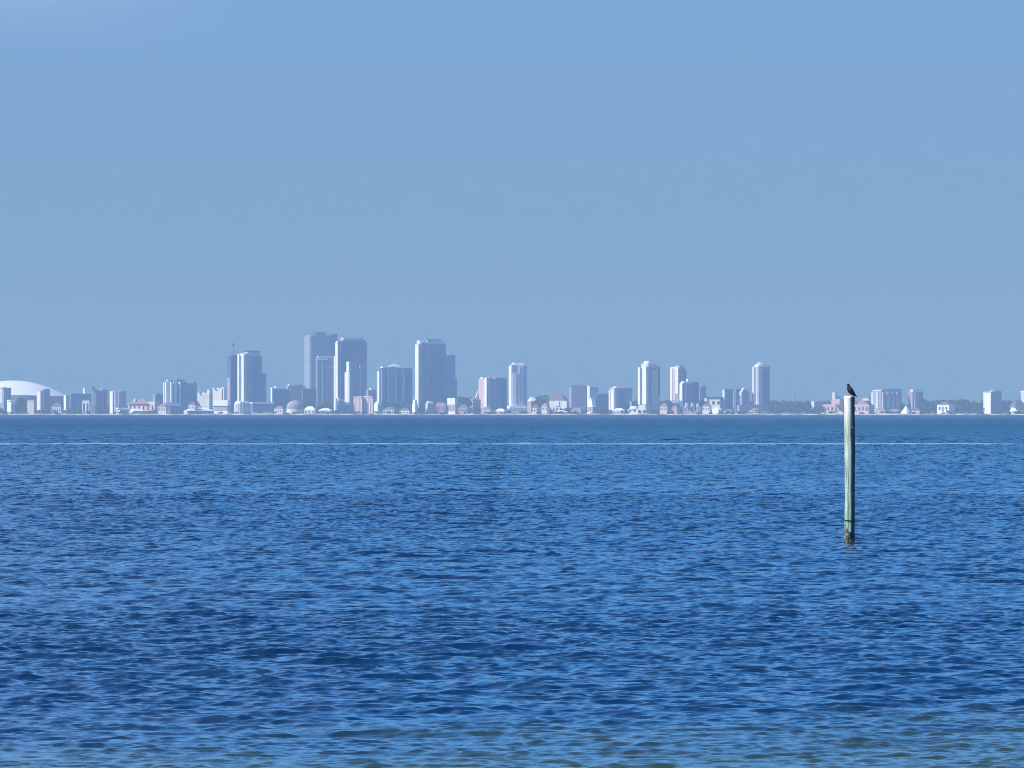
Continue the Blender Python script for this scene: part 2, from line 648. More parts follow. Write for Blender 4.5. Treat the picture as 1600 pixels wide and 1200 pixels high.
bp.inputs['Strength'].default_value = 0.5
bp.inputs['Distance'].default_value = 0.02
L.new(g.outputs['Fac'], bp.inputs['Height'])
L.new(bp.outputs[0], b.inputs['Normal'])

prng = random.Random(4)
bm = bmesh.new()
NS, NZ = 40, 70
rows = []
for k in range(NZ + 1):
    z = 0.30 + (TOPZ - 0.30) * k / NZ
    t = z / TOPZ
    r = 0.133 + 0.012 * t + 0.003 * math.sin(z * 3.1) + 0.002 * math.sin(z * 7.7 + 1)
    cxo = 0.010 * math.sin(z * 0.9 + 0.4) - 0.012 * (1 - t)
    row = []
    for i in range(NS):
        a = 2 * math.pi * i / NS
        # shakes: long drying cracks down the trunk
        crack = 0.0
        for (ca, w_, dep) in ((-2.35 + 0.05 * math.sin(z * 1.3), 0.10, 0.022), (-0.95 + 0.06 * math.sin(z * 0.8), 0.16, 0.028), (-1.75, 0.05, 0.008)):
            da = (a - ca + math.pi) % (2 * math.pi) - math.pi
            crack += dep * math.exp(-(da / w_) ** 2)
        rr = r - crack + 0.0025 * math.sin(5 * a + z * 0.7) + prng.uniform(-.0015, .0015)
        zz = z + (0.012 * math.cos(a - 2.6) if k == NZ else 0)
        row.append(bm.verts.new((cxo + rr * math.cos(a), rr * math.sin(a), zz)))
    rows.append(row)
for k in range(NZ):
    for i in range(NS):
        j = (i + 1) % NS
        bm.faces.new((rows[k][i], rows[k][j], rows[k + 1][j], rows[k + 1][i]))
# worn, slightly domed top
inner = [bm.verts.new((v.co.x * 0.86, v.co.y * 0.86, v.co.z + 0.012)) for v in rows[-1]]
for i in range(NS):
    j = (i + 1) % NS
    bm.faces.new((rows[-1][i], rows[-1][j], inner[j], inner[i]))
bm.faces.new(inner)
bm.faces.new(rows[0][::-1])
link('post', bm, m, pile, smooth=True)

# growth around the waterline: dark, crusted and a little thicker
m, nt, b = new_mat('barnacle_crust')
L = nt.links
tc = N(nt, 'ShaderNodeTexCoord')
vz = N(nt, 'ShaderNodeTexNoise')
vz.inputs['Scale'].default_value = 7
vz.inputs['Detail'].default_value = 6
L.new(tc.outputs['Object'], vz.inputs['Vector'])
rp = ramp(nt, [(0.40, (0.02, 0.024, 0.02)), (0.52, (0.07, 0.08, 0.065)), (0.72, (0.22, 0.25, 0.21))])
L.new(vz.outputs['Fac'], rp.inputs['Fac'])
L.new(rp.outputs['Color'], b.inputs['Base Color'])
b.inputs['Roughness'].default_value = 0.85
bm = bmesh.new()
rows = []
for k in range(41):
    z = -0.9 + 1.32 * k / 40
    row = []
    for i in range(48):
        a = 2 * math.pi * i / 48
        r = 0.132 + 0.010 * math.sin(a * 3 + z * 6) * math.sin(z * 11 + a) + prng.uniform(-0.006, 0.012)
        r += 0.008 * math.exp(-((z - 0.10) / 0.14) ** 2)
        if k == 40:
            r = 0.128
        row.append(bm.verts.new((-0.008 + r * math.cos(a), r * math.sin(a), z + (0.05 * math.sin(2 * a + 1) + 0.03 * math.sin(5 * a) if k > 36 else 0))))
    rows.append(row)
for k in range(40):
    for i in range(48):
        j = (i + 1) % 48
        bm.faces.new((rows[k][i], rows[k][j], rows[k + 1][j], rows[k + 1][i]))
link('barnacle_crust', bm, m, pile, smooth=True)
# old mooring band and its stub of rope
bm = bmesh.new()
for i in range(28):
    a0, a1 = 2 * math.pi * i / 28, 2 * math.pi * (i + 1) / 28
    add_tube(bm, (-0.008 + 0.146 * math.cos(a0), 0.146 * math.sin(a0), 0.645 - 0.018 * math.cos(a0)), (-0.008 + 0.146 * math.cos(a1), 0.146 * math.sin(a1), 0.645 - 0.018 * math.cos(a1)), 0.016, n=6, cap=False)
link('rope_band', bm, M['black'], pile, smooth=True)
# a pale wood knot on the face
bm = bmesh.new()
a = -0.95
bmesh.ops.create_uvsphere(bm, u_segments=10, v_segments=6, radius=1.0, matrix=Matrix.Translation((0.136 * math.cos(a - .1), 0.136 * math.sin(a - .1), wz(668, PD))) @ Matrix.Diagonal((0.012, 0.012, 0.035, 1)))
link('knot', bm, M['white'], pile, smooth=True)

# ------------------------------------------------------------------ the bird
bird = thing('bird', 'dark bird perched on top of the weathered piling with its tail hanging down', 'bird', (wx(1332.6, PD), PD - 0.01, TOPZ + 0.012), R(-14))


def feather(name, a, b_, sheen):
    m, nt, b = new_mat(name)
    tc = N(nt, 'ShaderNodeTexCoord')
    nz = N(nt, 'ShaderNodeTexNoise')
    nz.inputs['Scale'].default_value = 45
    nz.inputs['Detail'].default_value = 4
    nt.links.new(tc.outputs['Object'], nz.inputs['Vector'])
    rp = ramp(nt, [(0.35, a), (0.65, b_)])
    nt.links.new(nz.outputs['Fac'], rp.inputs['Fac'])
    nt.links.new(rp.outputs['Color'], b.inputs['Base Color'])
    b.inputs['Roughness'].default_value = sheen
    b.inputs['Specular IOR Level'].default_value = 0.2
    return m


M['plume'] = feather('black_plumage', (0.003, 0.003, 0.005), (0.006, 0.005, 0.008), 0.6)
M['wingf'] = feather('brown_black_wing', (0.004, 0.002, 0.004), (0.013, 0.007, 0.010), 0.6)


def loft(bm, spine, n=18):
    """spine: (x, z, radius in the view plane, radius across) from head to tail, in units of U"""
    rings = []
    for i, (x, z, r, ry) in enumerate(spine):
        p = Vector(spine[max(i - 1, 0)][:2])
        q = Vector(spine[min(i + 1, len(spine) - 1)][:2])
        t = (q - p).normalized()
        nrm_ = Vector((-t.y, t.x))
        ring = []
        for k in range(n):
            a = 2 * math.pi * k / n
            o2 = nrm_ * (r * math.cos(a))
            ring.append(bm.verts.new(((x + o2.x) * U, ry * math.sin(a) * U, (z + o2.y) * U)))
        rings.append(ring)
    for a, b_ in zip(rings, rings[1:]):
        for k in range(n):
            j = (k + 1) % n
            bm.faces.new((a[k], a[j], b_[j], b_[k]))
    bm.faces.new(rings[0][::-1])
    bm.faces.new(rings[-1])


def refine(o, lv=1):
    md = o.modifiers.new('smooth', 'SUBSURF')
    md.levels = md.render_levels = lv


bm = bmesh.new()
loft(bm, [(-6.5, 19.6, 0.35, 0.35), (-6.55, 19.3, 1.2, 1.1), (-6.6, 18.5, 1.9, 1.7), (-6.6, 17.3, 2.1, 1.9), (-6.45, 15.9, 2.0, 1.9),
          (-6.1, 14.5, 2.7, 2.5), (-5.4, 12.6, 3.8, 3.5), (-4.1, 10.0, 4.5, 4.2), (-2.5, 7.4, 4.6, 4.3), (-0.7, 5.2, 4.0, 3.9), (1.1, 3.6, 3.0, 3.0),
          (3.0, 2.1, 1.9, 2.2), (4.8, 0.7, 1.15, 1.8), (6.4, -0.5, 0.7, 1.6), (7.7, -1.4, 0.35, 1.4)])
body = link('body', bm, M['plume'], bird, smooth=True)
refine(body)
bm = bmesh.new()
loft(bm, [(-8.1, 18.0, 0.8, 0.6), (-9.0, 17.8, 0.55, 0.4), (-9.8, 17.4, 0.32, 0.22), (-10.3, 17.0, 0.08, 0.06)], 8)
link('beak', bm, M['black'], bird, smooth=True)
for s in (-1, 1):
    bm = bmesh.new()
    bmesh.ops.create_uvsphere(bm, u_segments=8, v_segments=6, radius=0.28 * U, matrix=Matrix.Translation((-7.6 * U, s * 1.4 * U, 18.4 * U)))
    link('eye', bm, M['glass'], bird, smooth=True)
    bm = bmesh.new()
    sp_ = [(-4.6, 13.6, 0.5, 0.25), (-4.1, 12.2, 2.0, 0.5), (-2.9, 9.6, 3.0, 0.6), (-1.3, 7.0, 3.2, 0.6), (0.5, 4.8, 2.5, 0.5), (2.6, 3.0, 1.5, 0.35), (4.6, 1.5, 0.7, 0.25), (5.8, 0.5, 0.1, 0.1)]
    loft(bm, sp_, 12)
    offs = [3.0, 3.4, 4.0, 4.2, 3.9, 3.1, 2.1, 1.8]
    bm.verts.ensure_lookup_table()
    for i in range(len(sp_)):
        for k in range(12):
            bm.verts[i * 12 + k].co.y += s * offs[i] * U
    refine(link('wing', bm, M['wingf'], bird, smooth=True))
    bm = bmesh.new()
    lx, ly = (0.3 + 0.5 * s) * U, s * 1.3 * U
    add_tube(bm, (lx, ly, 3.0 * U), (lx - 0.1 * U, ly, 0.25 * U), 0.38 * U, 0.26 * U)
    for da in (-0.5, 0.0, 0.5):
        add_tube(bm, (lx - 0.1 * U, ly, 0.2 * U), (lx - 1.7 * U * math.cos(da), ly + 1.7 * U * math.sin(da), 0.08 * U), 0.2 * U, 0.1 * U, 6)
    add_tube(bm, (lx - 0.1 * U, ly, 0.2 * U), (lx + 1.0 * U, ly, 0.08 * U), 0.2 * U, 0.1 * U, 6)
    link('leg', bm, M['black'], bird, smooth=True)

# ------------------------------------------------------------------ the far shore
GZ = 1.6
crng = random.Random(21)
bm = bmesh.new()
# land: one sheet behind the beach
xs_l = [-5200 + 260 * i for i in range(41)]
add_prism(bm, [(-5200, 14985), (5200, 14985), (5200, 18600), (-5200, 18600)], -3.0, GZ)
m, nt, b = new_mat('park_lawn')
tc = N(nt, 'ShaderNodeTexCoord')
nz = N(nt, 'ShaderNodeTexNoise')
nz.inputs['Scale'].default_value = 0.02
nz.inputs['Detail'].default_value = 6
nt.links.new(tc.outputs['Object'], nz.inputs['Vector'])
rp = ramp(nt, [(0.4, (0.05, 0.08, 0.03)), (0.6, (0.20, 0.18, 0.14))])
nt.links.new(nz.outputs['Fac'], rp.inputs['Fac'])
nt.links.new(rp.outputs['Color'], b.inputs['Base Color'])
tag(link('land', bm, m), kind='structure')
# beach and pale sea-wall rubble in front of it, uneven along its length
bm = bmesh.new()
prev = None
for i in range(0, 700):
    x = -2600 + 5200 * i / 699
    n_ = math.sin(x * 0.013) + 0.7 * math.sin(x * 0.041 + 2) + 0.5 * math.sin(x * 0.11 + 1)
    f = 14955 + 6 * math.sin(x * 0.006) + 3 * n_
    zt = GZ + 0.25 + 0.35 * n_ * 0.5
    ring = [bm.verts.new(p) for p in ((x, f, -2.5), (x, f + 3, 0.15), (x, f + 16, zt), (x, 15003, max(zt, GZ + 0.05)))]
    if prev:
        for a in range(3):
            bm.faces.new((prev[a], ring[a], ring[a + 1], prev[a + 1]))
    prev = ring
m, nt, b = new_mat('beach_sand')
tc = N(nt, 'ShaderNodeTexCoord')
nz = N(nt, 'ShaderNodeTexNoise')
nz.inputs['Scale'].default_value = 0.05
nz.inputs['Detail'].default_value = 5
nt.links.new(tc.outputs['Object'], nz.inputs['Vector'])
rp = ramp(nt, [(0.40, (0.08, 0.09, 0.06)), (0.52, (0.45, 0.42, 0.37)), (0.65, (0.72, 0.69, 0.64))])
nt.links.new(nz.outputs['Fac'], rp.inputs['Fac'])
nt.links.new(rp.outputs['Color'], b.inputs['Base Color'])
b.inputs['Roughness'].default_value = 0.9
tag(link('beach', bm, m), kind='structure')


class Building:
    """A building whose sunny side fills the first f units of its width x0..x1 on the plan and whose
    shaded front fills the rest: turned by yaw on its own plot D metres off."""

    def __init__(s, name, label, cat, x0, x1, D, f=4.0, yaw=20.0, depth=None, group=None):
        s.x0, s.x1, s.D, s.f, s.yaw = x0, x1, D, f, R(yaw)
        s.k = PX * D
        W = (x1 - x0) * s.k
        sn, cs = abs(math.sin(s.yaw)), math.cos(s.yaw)
        if depth is None:
            s.d = f * s.k / sn
        else:
            s.d = depth
            s.f = depth * sn / s.k
        s.w = (W - s.d * sn) / cs
        s.cx = (x0 + x1) / 2
        s.root = thing(name, label, cat, (wx(s.cx, D), D, GZ), s.yaw, group)

    def z(s, py):
        return max(0.0, wz(py, s.D) - GZ)

    def u(s, px):
        """position along the front face for a place px on the plan"""
        f0 = s.f if s.yaw >= 0 else 0.0
        return -s.w / 2 + (px - s.x0 - f0) / (s.x1 - s.x0 - s.f) * s.w

    def clutter(s, top, seed):
        """plant boxes and thin masts on a flat roof"""
        g = random.Random(seed)
        z = s.z(top)
        mt = g.choice(['pale', 'grey', 'slate', 'white'])
        for q_ in range(g.randint(2, 3)):
            bm = bmesh.new()
            x, y = (-.3 + .3 * q_ + g.uniform(-.06, .06)) * s.w, g.uniform(-.25, .25) * s.d
            a, c, h = g.uniform(.04, .09) * s.w, g.uniform(.06, .15) * s.d, g.uniform(1.5, 3.4)
            add_box(bm, x - a, x + a, y - c, y + c, z + .01, z + h)
            s.mesh('roof_plant', bm, mt)
        bm = bmesh.new()
        x = g.uniform(-.42, .42) * s.w
        add_tube(bm, (x, s.d * .3, z), (x, s.d * .3, z + g.uniform(4, 8)), .28, .2, 5)
        s.mesh('antenna', bm, 'slate')

    def mesh(s, part, bm, mat, parent=None):
        return link(part, bm, M[mat], parent or s.root)

    def body(s, top, mat, bottom=None, r=0.0, part='body', taper=1.0):
        bm = bmesh.new()
        z0 = 0.0 if bottom is None else s.z(bottom)
        add_prism(bm, rect_pts(s.w, s.d, 0, 0, r), z0, s.z(top), rect_pts(s.w * taper, s.d * taper, 0, 0, r * taper))
        s.bd = s.mesh(part, bm, mat)
        if s.root['category'] in ('office block', 'building') and top < 626:
            s.clutter(top, int(s.x0 * 7) + 3)
        return s.bd

    def blk(s, a, b_, top, bottom, mat, part, depth=None, dv=0.0, r=0.0, parent=None, topscale=None, yawless=False):
        """a further block a..b on the plan, dv metres nearer (-) or deeper (+) than the centre"""
        dp = s.d * 0.7 if depth is None else depth
        sn, cs = math.sin(s.yaw), math.cos(s.yaw)
        W = (b_ - a) * s.k
        dp = min(dp, W * 0.85 / max(abs(sn), 0.02))
        w_ = (W - dp * abs(sn)) / cs
        ox = ((a + b_) / 2 - s.cx) * s.k
        lx, ly = ox * cs + dv * sn, -ox * sn + dv * cs
        pts = rect_pts(w_, dp, lx, ly, r)
        tp = None
        if topscale is not None:
            tx, ty = topscale if isinstance(topscale, tuple) else (topscale, topscale)
            tp = [(lx + (p[0] - lx) * tx, ly + (p[1] - ly) * ty) for p in pts]
        bm = bmesh.new()
        add_prism(bm, pts, s.z(bottom), s.z(top), tp)
        return s.mesh(part, bm, mat, parent)

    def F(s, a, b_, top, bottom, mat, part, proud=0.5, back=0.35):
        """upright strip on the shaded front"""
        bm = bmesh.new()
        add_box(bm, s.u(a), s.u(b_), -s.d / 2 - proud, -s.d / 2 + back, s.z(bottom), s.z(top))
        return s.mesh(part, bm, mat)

    def L(s, a, b_, top, bottom, mat, part, proud=0.5):  # white side panels put the sunlit brightness into the wall colour
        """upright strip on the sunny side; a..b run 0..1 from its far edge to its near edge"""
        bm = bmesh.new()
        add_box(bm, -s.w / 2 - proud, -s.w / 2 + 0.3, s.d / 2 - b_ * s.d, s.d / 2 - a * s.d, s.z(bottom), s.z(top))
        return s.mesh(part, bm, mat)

    def balconies(s, a, b_, top, bottom, mat, proud=1.6, step=3.6, side=False):
        """one bay of balconies: slabs, parapets and end walls"""
        bm = bmesh.new()
        z0, z1 = s.z(bottom), s.z(top)
        n = max(1, int((z1 - z0) / step))
        st = (z1 - z0) / n
        if side:
            y0, y1 = s.d / 2 - b_ * s.d, s.d / 2 - a * s.d
            for k in range(n):
                add_box(bm, -s.w / 2 - proud, -s.w / 2 + .2, y0, y1, z0 + k * st, z0 + k * st + 1.25)
            for y in (y0, y1 - 0.4):
                add_box(bm, -s.w / 2 - proud * 0.9, -s.w / 2 + .2, y + .01, y + 0.39, z0 + .05, z1 + .1)
        else:
            u0, u1 = s.u(a), s.u(b_)
            for k in range(n):
                add_box(bm, u0, u1, -s.d / 2 - proud, -s.d / 2 + .2, z0 + k * st, z0 + k * st + 1.25)
            for u in (u0, u1 - 0.4):
                add_box(bm, u + .01, u + 0.39, -s.d / 2 - proud * 0.9, -s.d / 2 + .2, z0 + .05, z1 + .1)
        return s.mesh('balconies', bm, mat)

    def coping(s, top, mat='white', h=1.3, over=0.5, r=0.0, part='parapet'):
        bm = bmesh.new()
        z = s.z(top)
        add_prism(bm, rect_pts(s.w + over * 2, s.d + over * 2, 0, 0, r), z + .003, z + h)
        return s.mesh(part, bm, mat)

    def hip(s, a, b_, eave, ridge, mat='tile', depth=None, dv=0.0, part='roof'):
        return s.blk(a, b_, ridge, eave, mat, part, depth=depth if depth else s.d * 1.06, dv=dv, topscale=(0.45, 0.04))

    def windows(s, n, top, bottom, wfrac=0.5, mat='glass', proud=0.06):
        """single openings along the front, each its own"""
        for i in range(n):
            c = -s.w / 2 + s.w * (i + 0.5) / n
            h = s.w / n * wfrac / 2
            bm = bmesh.new()
            add_box(bm, c - h, c + h, -s.d / 2 - proud, -s.d / 2 + 0.2, s.z(bottom), s.z(top))
            s.mesh('window', bm, mat)


def B(*a, **k):
    return Building(*a, **k)


# ================================================================== around the stadium
# the tilted white dome on its drum
D = 15900
k = PX * D
dome = thing('domed_stadium', 'huge stadium under a shallow tilted white dome, cut by the edge of the view', 'stadium', (wx(22, D), D, GZ))
rad = 84 * k
bm = bmesh.new()
rings = []
NR, NA = 14, 96
apex = (594.5, 618.5)
hgt = (apex[1] - apex[0]) * k
for j in range(NR + 1):
    t = j / NR
    r = rad * math.cos(t * math.pi / 2) if j < NR else 0
    zz = hgt * (1 - (r / rad) ** 2)
    if j == NR:
        rings.append([bm.verts.new((0, 0, hgt))])
    else:
        rings.append([bm.verts.new((r * math.cos(2 * math.pi * i / NA) * (1 + 0.004 * (i % 4 == 0)), r * math.sin(2 * math.pi * i / NA) * (1 + 0.004 * (i % 4 == 0)), zz)) for i in range(NA)])
for j in range(NR):
    for i in range(NA):
        q_ = (i + 1) % NA
        if j == NR - 1:
            bm.faces.new((rings[j][i], rings[j][q_], rings[NR][0]))
        else:
            bm.faces.new((rings[j][i], rings[j][q_], rings[j + 1][q_], rings[j + 1][i]))
rz0 = wz(618.5, D) - GZ
o = link('dome_roof', bm, M['roofwhite'], dome, smooth=True)
o.location = (0, 0, rz0)
o.rotation_euler = (0, R(1.5), 0)
bm = bmesh.new()
circ = [(rad * 1.01 * math.cos(2 * math.pi * i / 72), rad * 1.01 * math.sin(2 * math.pi * i / 72)) for i in range(72)]
add_prism(bm, circ, rz0 - 9, rz0 + 1.5)
o2 = link('ring_beam', bm, M['mauve'], dome)
o2.rotation_euler = (0, R(1.5), 0)
bm = bmesh.new()
add_prism(bm, [(x * .97, y * .97) for x, y in circ], 0, rz0 - 8)
link('drum_wall', bm, M['f_mauve'], dome)
bm = bmesh.new()
add_tube(bm, (rad * 0.33, -rad * 0.1, hgt * .86 + rz0), (rad * 0.56, -rad * 0.1, hgt * .64 + rz0), 1.2, n=6)  # grey bar added for the dark edge shadow on the dome, no real walkway
link('shadow_edge_bar', bm, M['grey'], dome)

b = B('apartment_block', 'mauve stepped block in front of the white dome, at the very edge of the view', 'building', -8, 17, 15600, f=14, yaw=35)
b.body(607, 'f_mauve'); b.blk(-6, 8, 604.8, 607, 'cream', 'roof_box'); b.L(.35, .8, 607.5, 630, 'pale', 'stair_wall', .4); b.coping(607, 'mauve')
b = B('small_house', 'small bright white building low in front of the stepped mauve block', 'building', 10, 23, 15080, f=7, yaw=30)
b.body(627, 'white'); b.blk(9.5, 23.5, 624.8, 627, 'white', 'roof', topscale=.8); b.windows(2, 632, 640, .4)
b = B('apartment_block', 'low cream block standing under the rim of the white dome', 'building', 42, 55, 15100, f=3, yaw=-22)
b.body(627, 'f_cream'); b.coping(627, 'white'); b.L(.1, .9, 627.5, 647, 'cream', 'end_wall')
b = B('condominium_tower', 'stubby mauve tower with a pale side strip in front of the white dome', 'tower', 57, 78, 15250, f=7, yaw=25)
b.body(611.5, 'f_mauve'); b.blk(63, 77, 607.8, 611.5, 'mauve', 'penthouse'); b.L(.0, .75, 610.5, 646, 'cream', 'sunny_wall'); b.balconies(67, 74, 613, 645, 'mauve'); b.coping(611.5, 'mauve')
b = B('house', 'low grey house among trees beside the stubby mauve tower', 'house', 80, 99, 15090, f=4, yaw=-20)
b.body(636, 'pale'); b.hip(79, 100, 636, 629, 'shingle'); b.windows(4, 638.5, 643, .45)
b = B('lookout_tower', 'narrow white block at the end of the dome rim', 'tower', 99, 108, 15200, f=4, yaw=25)
b.body(618, 'f_pale'); b.L(.0, 1, 617, 646, 'white', 'sunny_wall'); b.coping(618, 'white')
b = B('office_block', 'wide blue grey block with a white box on its flat roof', 'office block', 107, 143, 15500, f=3, yaw=14)
b.body(616, 'f_blue'); b.blk(129, 140, 606.5, 615.5, 'white', 'roof_box', depth=12); b.coping(616, 'slate')
b = B('boat_house', 'low pale glazed block in front of the wide blue grey block', 'building', 128, 142, 15080, f=3, yaw=-24)
b.body(627, 'white'); b.coping(627, 'grey'); b.windows(2, 630, 644, .6)
b = B('unfinished_building', 'grey unfinished frame of floors and columns with lumps of formwork on top', 'building', 142, 171, 15350, f=5, yaw=22)
bm = bmesh.new()
zt = b.z(610)
nfl = 8
for i in range(nfl + 1):
    add_box(bm, -b.w / 2, b.w / 2, -b.d / 2, b.d / 2, zt * i / nfl, zt * i / nfl + 0.45)
b.mesh('floor_slabs', bm, 'grey')
for i in range(6):
    for j in range(3):
        bm = bmesh.new()
        x = -b.w / 2 + 0.8 + (b.w - 1.6) * i / 5
        y = -b.d / 2 + 0.8 + (b.d - 1.6) * j / 2
        add_box(bm, x - .5, x + .5, y - .5, y + .5, 0.5, zt + (3.0 if (i + j) % 3 == 0 else 0.4))
        b.mesh('column', bm, 'grey')
b.blk(150, 166, 612, 646, 'slate', 'core', depth=b.d * .45)
b.blk(143, 148, 604.5, 612, 'dark', 'formwork', depth=6); b.blk(148, 153, 609, 613, 'dark', 'formwork', depth=6); b.blk(156, 164, 607.5, 611, 'grey', 'formwork', depth=8); b.blk(163, 169, 609, 611.5, 'slate', 'formwork', depth=6)
b = B('condominium_tower', 'slim pair of white fins with a dark gap, next to the unfinished frame', 'tower', 171, 183, 15300, f=5, yaw=25)
b.body(612, 'slate'); b.L(0, 1, 611, 646, 'white', 'sunny_wall'); b.F(178.5, 183, 610.5, 644, 'white', 'fin', 3.2); b.coping(612, 'white')
b = B('office_block', 'pale blue grey slab with one dark corner mast beside the slim white fins', 'office block', 184, 196, 15600, f=1.5, yaw=14)
b.body(612.5, 'f_grey'); b.F(194.4, 195.6, 611, 640, 'black', 'corner_mast', .8); b.coping(612.5, 'pale')
b = B('terminal', 'long low white roof on posts by the water under the pale blue grey slab', 'building', 181, 204, 15060, f=6, yaw=18)
b.body(639.5, 'pale'); b.blk(180, 206, 637, 639.4, 'roofwhite', 'roof'); b.windows(5, 641, 645, .6)
b = B('civic_hall', 'wide beige hall with a mauve hipped roof and a small white lantern', 'hall', 199, 248, 15200, f=6, yaw=-28)
b.body(631, 'pink'); b.hip(198, 238, 631, 623.5, 'tile'); b.blk(208.5, 213, 623.5, 628.5, 'white', 'lantern', depth=5); b.blk(209, 212.5, 621.8, 623.5, 'white', 'lantern_roof', depth=4, topscale=.1)
b.blk(222, 248, 627.5, 634, 'cream', 'upper_wall', depth=14, dv=-6); b.windows(6, 634, 641, .35)
b = B('waterfront_shed', 'low white sheds strung along the water in front of the beige hall', 'shed', 200, 226, 15050, f=8, yaw=20)
b.body(642, 'white'); b.hip(199, 227, 642, 638.5, 'roofwhite')
b = B('office_block', 'square mauve block rising behind the beige hall', 'office block', 238, 258, 15700, f=4, yaw=18)
b.body(617.5, 'f_mauve'); b.coping(617.5, 'mauve'); b.blk(243, 250, 614.5, 617.5, 'slate', 'roof_plant', depth=8)
b = B('hotel', 'broad hotel tower in two steps, half with pale fins and half plain blue', 'hotel', 258, 307, 15500, f=7, yaw=20)
b.body(599, 'f_blue'); b.blk(258, 291, 595.5, 646, 'f_grey', 'taller_wing', depth=b.d * .92, dv=-3)
for a, e in ((266, 268.5), (271, 274.5), (279, 281)):
    b.F(a, e, 597, 634, 'white', 'fin', 5.5)
b.L(.15, .4, 597, 634, 'white', 'side_fin', 5); b.L(.6, .85, 597, 634, 'white', 'side_fin', 5)
b.blk(273, 288, 592.8, 595.5, 'slate', 'roof_plant', depth=10); b.blk(259, 267, 593.5, 595.5, 'white', 'roof_box', depth=8); b.blk(302, 306, 596.5, 599, 'dark', 'roof_box', depth=6)
b = B('waterfront_shed', 'blue grey shed with a pale end wall below the two step hotel', 'shed', 249, 284, 15090, f=6, yaw=18)
b.body(634, 'bluepanel'); b.hip(248, 285, 634, 629, 'slate'); b.F(263, 266.5, 632, 646, 'pale', 'end_wall', 1.0)
b = B('marina_shed', 'very long low white shed along the water toward the round drum', 'shed', 286, 334, 15050, f=7, yaw=12)
b.body(641.5, 'pale'); b.hip(285, 336, 641.5, 637.5, 'roofwhite'); b.windows(9, 643, 645.8, .6)
b = B('arts_building', 'lumpy white building with rounded roof lights', 'building', 308, 331, 15250, f=4, yaw=-28)
b.body(615, 'f_cream')
for a, e, t in ((310, 315, 610.5), (322, 331, 608.5), (316, 322, 613)):
    b.blk(a, e, t, 615, 'white', 'roof_light', depth=9, r=4, topscale=.7)
b.L(.5, 1, 616, 640, 'white', 'sunny_wall'); b.coping(615, 'white')
b = B('office_block', 'bright cream block with a taller white stair tower at its edge', 'office block', 332, 353, 15350, f=3, yaw=-30)
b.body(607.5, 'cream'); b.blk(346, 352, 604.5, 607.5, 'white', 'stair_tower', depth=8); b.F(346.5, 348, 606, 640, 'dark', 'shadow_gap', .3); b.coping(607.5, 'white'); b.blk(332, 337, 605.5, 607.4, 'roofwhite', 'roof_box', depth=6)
b = B('parking_garage', 'low garage of white bands and a mauve band at the foot of the cream block', 'garage', 333, 359, 15100, f=4, yaw=-30)
b.body(625.5, 'mauve'); b.blk(332.5, 359.5, 625, 634, 'white', 'parapet_band', depth=b.d * 1.02); b.blk(332.5, 359.5, 642.5, 646.8, 'white', 'parapet_band', depth=b.d * 1.02); b.blk(332.8, 359.2, 634.6, 636, 'dark', 'open_deck', depth=b.d * 1.01)

# ================================================================== the downtown towers
b = B('tower_under_construction', 'slim dark tower under construction below a crane', 'tower', 354, 371.5, 15600, f=6.5, yaw=26)
b.body(557.5, 'f_deep'); b.blk(360, 371, 554.5, 557.5, 'dark', 'formwork'); b.L(.1, .8, 590, 640, 'mauve', 'cladding', .4); b.F(368.5, 371.3, 557, 640, 'bluepanel', 'hoist_track', .8); b.blk(355, 359, 556.3, 557.5, 'dark', 'formwork', depth=5)
b.blk(353, 372.5, 640, 648, 'slate', 'podium', depth=b.d * 1.2)
k = b.k
cr_ = thing('tower_crane', 'thin tower crane with a raised jib on the dark unfinished tower', 'crane', (wx(364.5, 15600), 15600, wz(554.5, 15600)), R(0))
bm = bmesh.new(); h = 14.5 * k
for sx_ in (-1, 1):
    for sy_ in (-1, 1):
        add_tube(bm, (sx_ * .9, sy_ * .9, 0), (sx_ * .9, sy_ * .9, h), .22, n=4)
for i in range(8):
    for sx_, sy_, ex, ey in ((-1, -1, 1, -1), (1, -1, 1, 1), (1, 1, -1, 1), (-1, 1, -1, -1)):
        add_tube(bm, (sx_ * .9, sy_ * .9, h * i / 8), (ex * .9, ey * .9, h * (i + 1) / 8), .12, n=4)
link('mast', bm, M['crane'], cr_)
bm = bmesh.new(); add_box(bm, -1.8, 1.6, -1.4, 1.4, h - .5, h + 2.6); add_box(bm, -1.3, -.1, -1.9, -1.39, h - .3, h + 1.9); link('cab', bm, M['dark'], cr_)
bm = bmesh.new(); tip = (9.5 * k, 0, h + 19 * k)
for sx_, dz in ((-.7, 0), (.7, 0), (0, 1.3)):
    add_tube(bm, (sx_, 0, h + 2.6 + dz), tip, .17, .12, n=4)
link('jib', bm, M['crane'], cr_)
bm = bmesh.new(); add_tube(bm, (0, 0, h + 2.4), (-4.2 * k, 0, h + 3.2), .3, n=4); add_tube(bm, (-4 * k, 0, h + 3.4), (0, 0, h + 8), .1, n=4); add_tube(bm, (0, 0, h + 2.6), (.2, 0, h + 8), .2, n=4); link('counter_jib', bm, M['crane'], cr_)
bm = bmesh.new(); add_box(bm, -4.3 * k, -3.1 * k, -1, 1, h + .8, h + 3); link('counterweight', bm, M['grey'], cr_)
bm = bmesh.new(); add_tube(bm, (7.5 * k, 0, h + 15.6 * k), (7.5 * k, 0, h + 3 * k), .08, n=4); add_box(bm, 7.5 * k - .4, 7.5 * k + .4, -.4, .4, h + 2.5 * k, h + 3 * k); link('hoist_rope', bm, M['crane'], cr_)

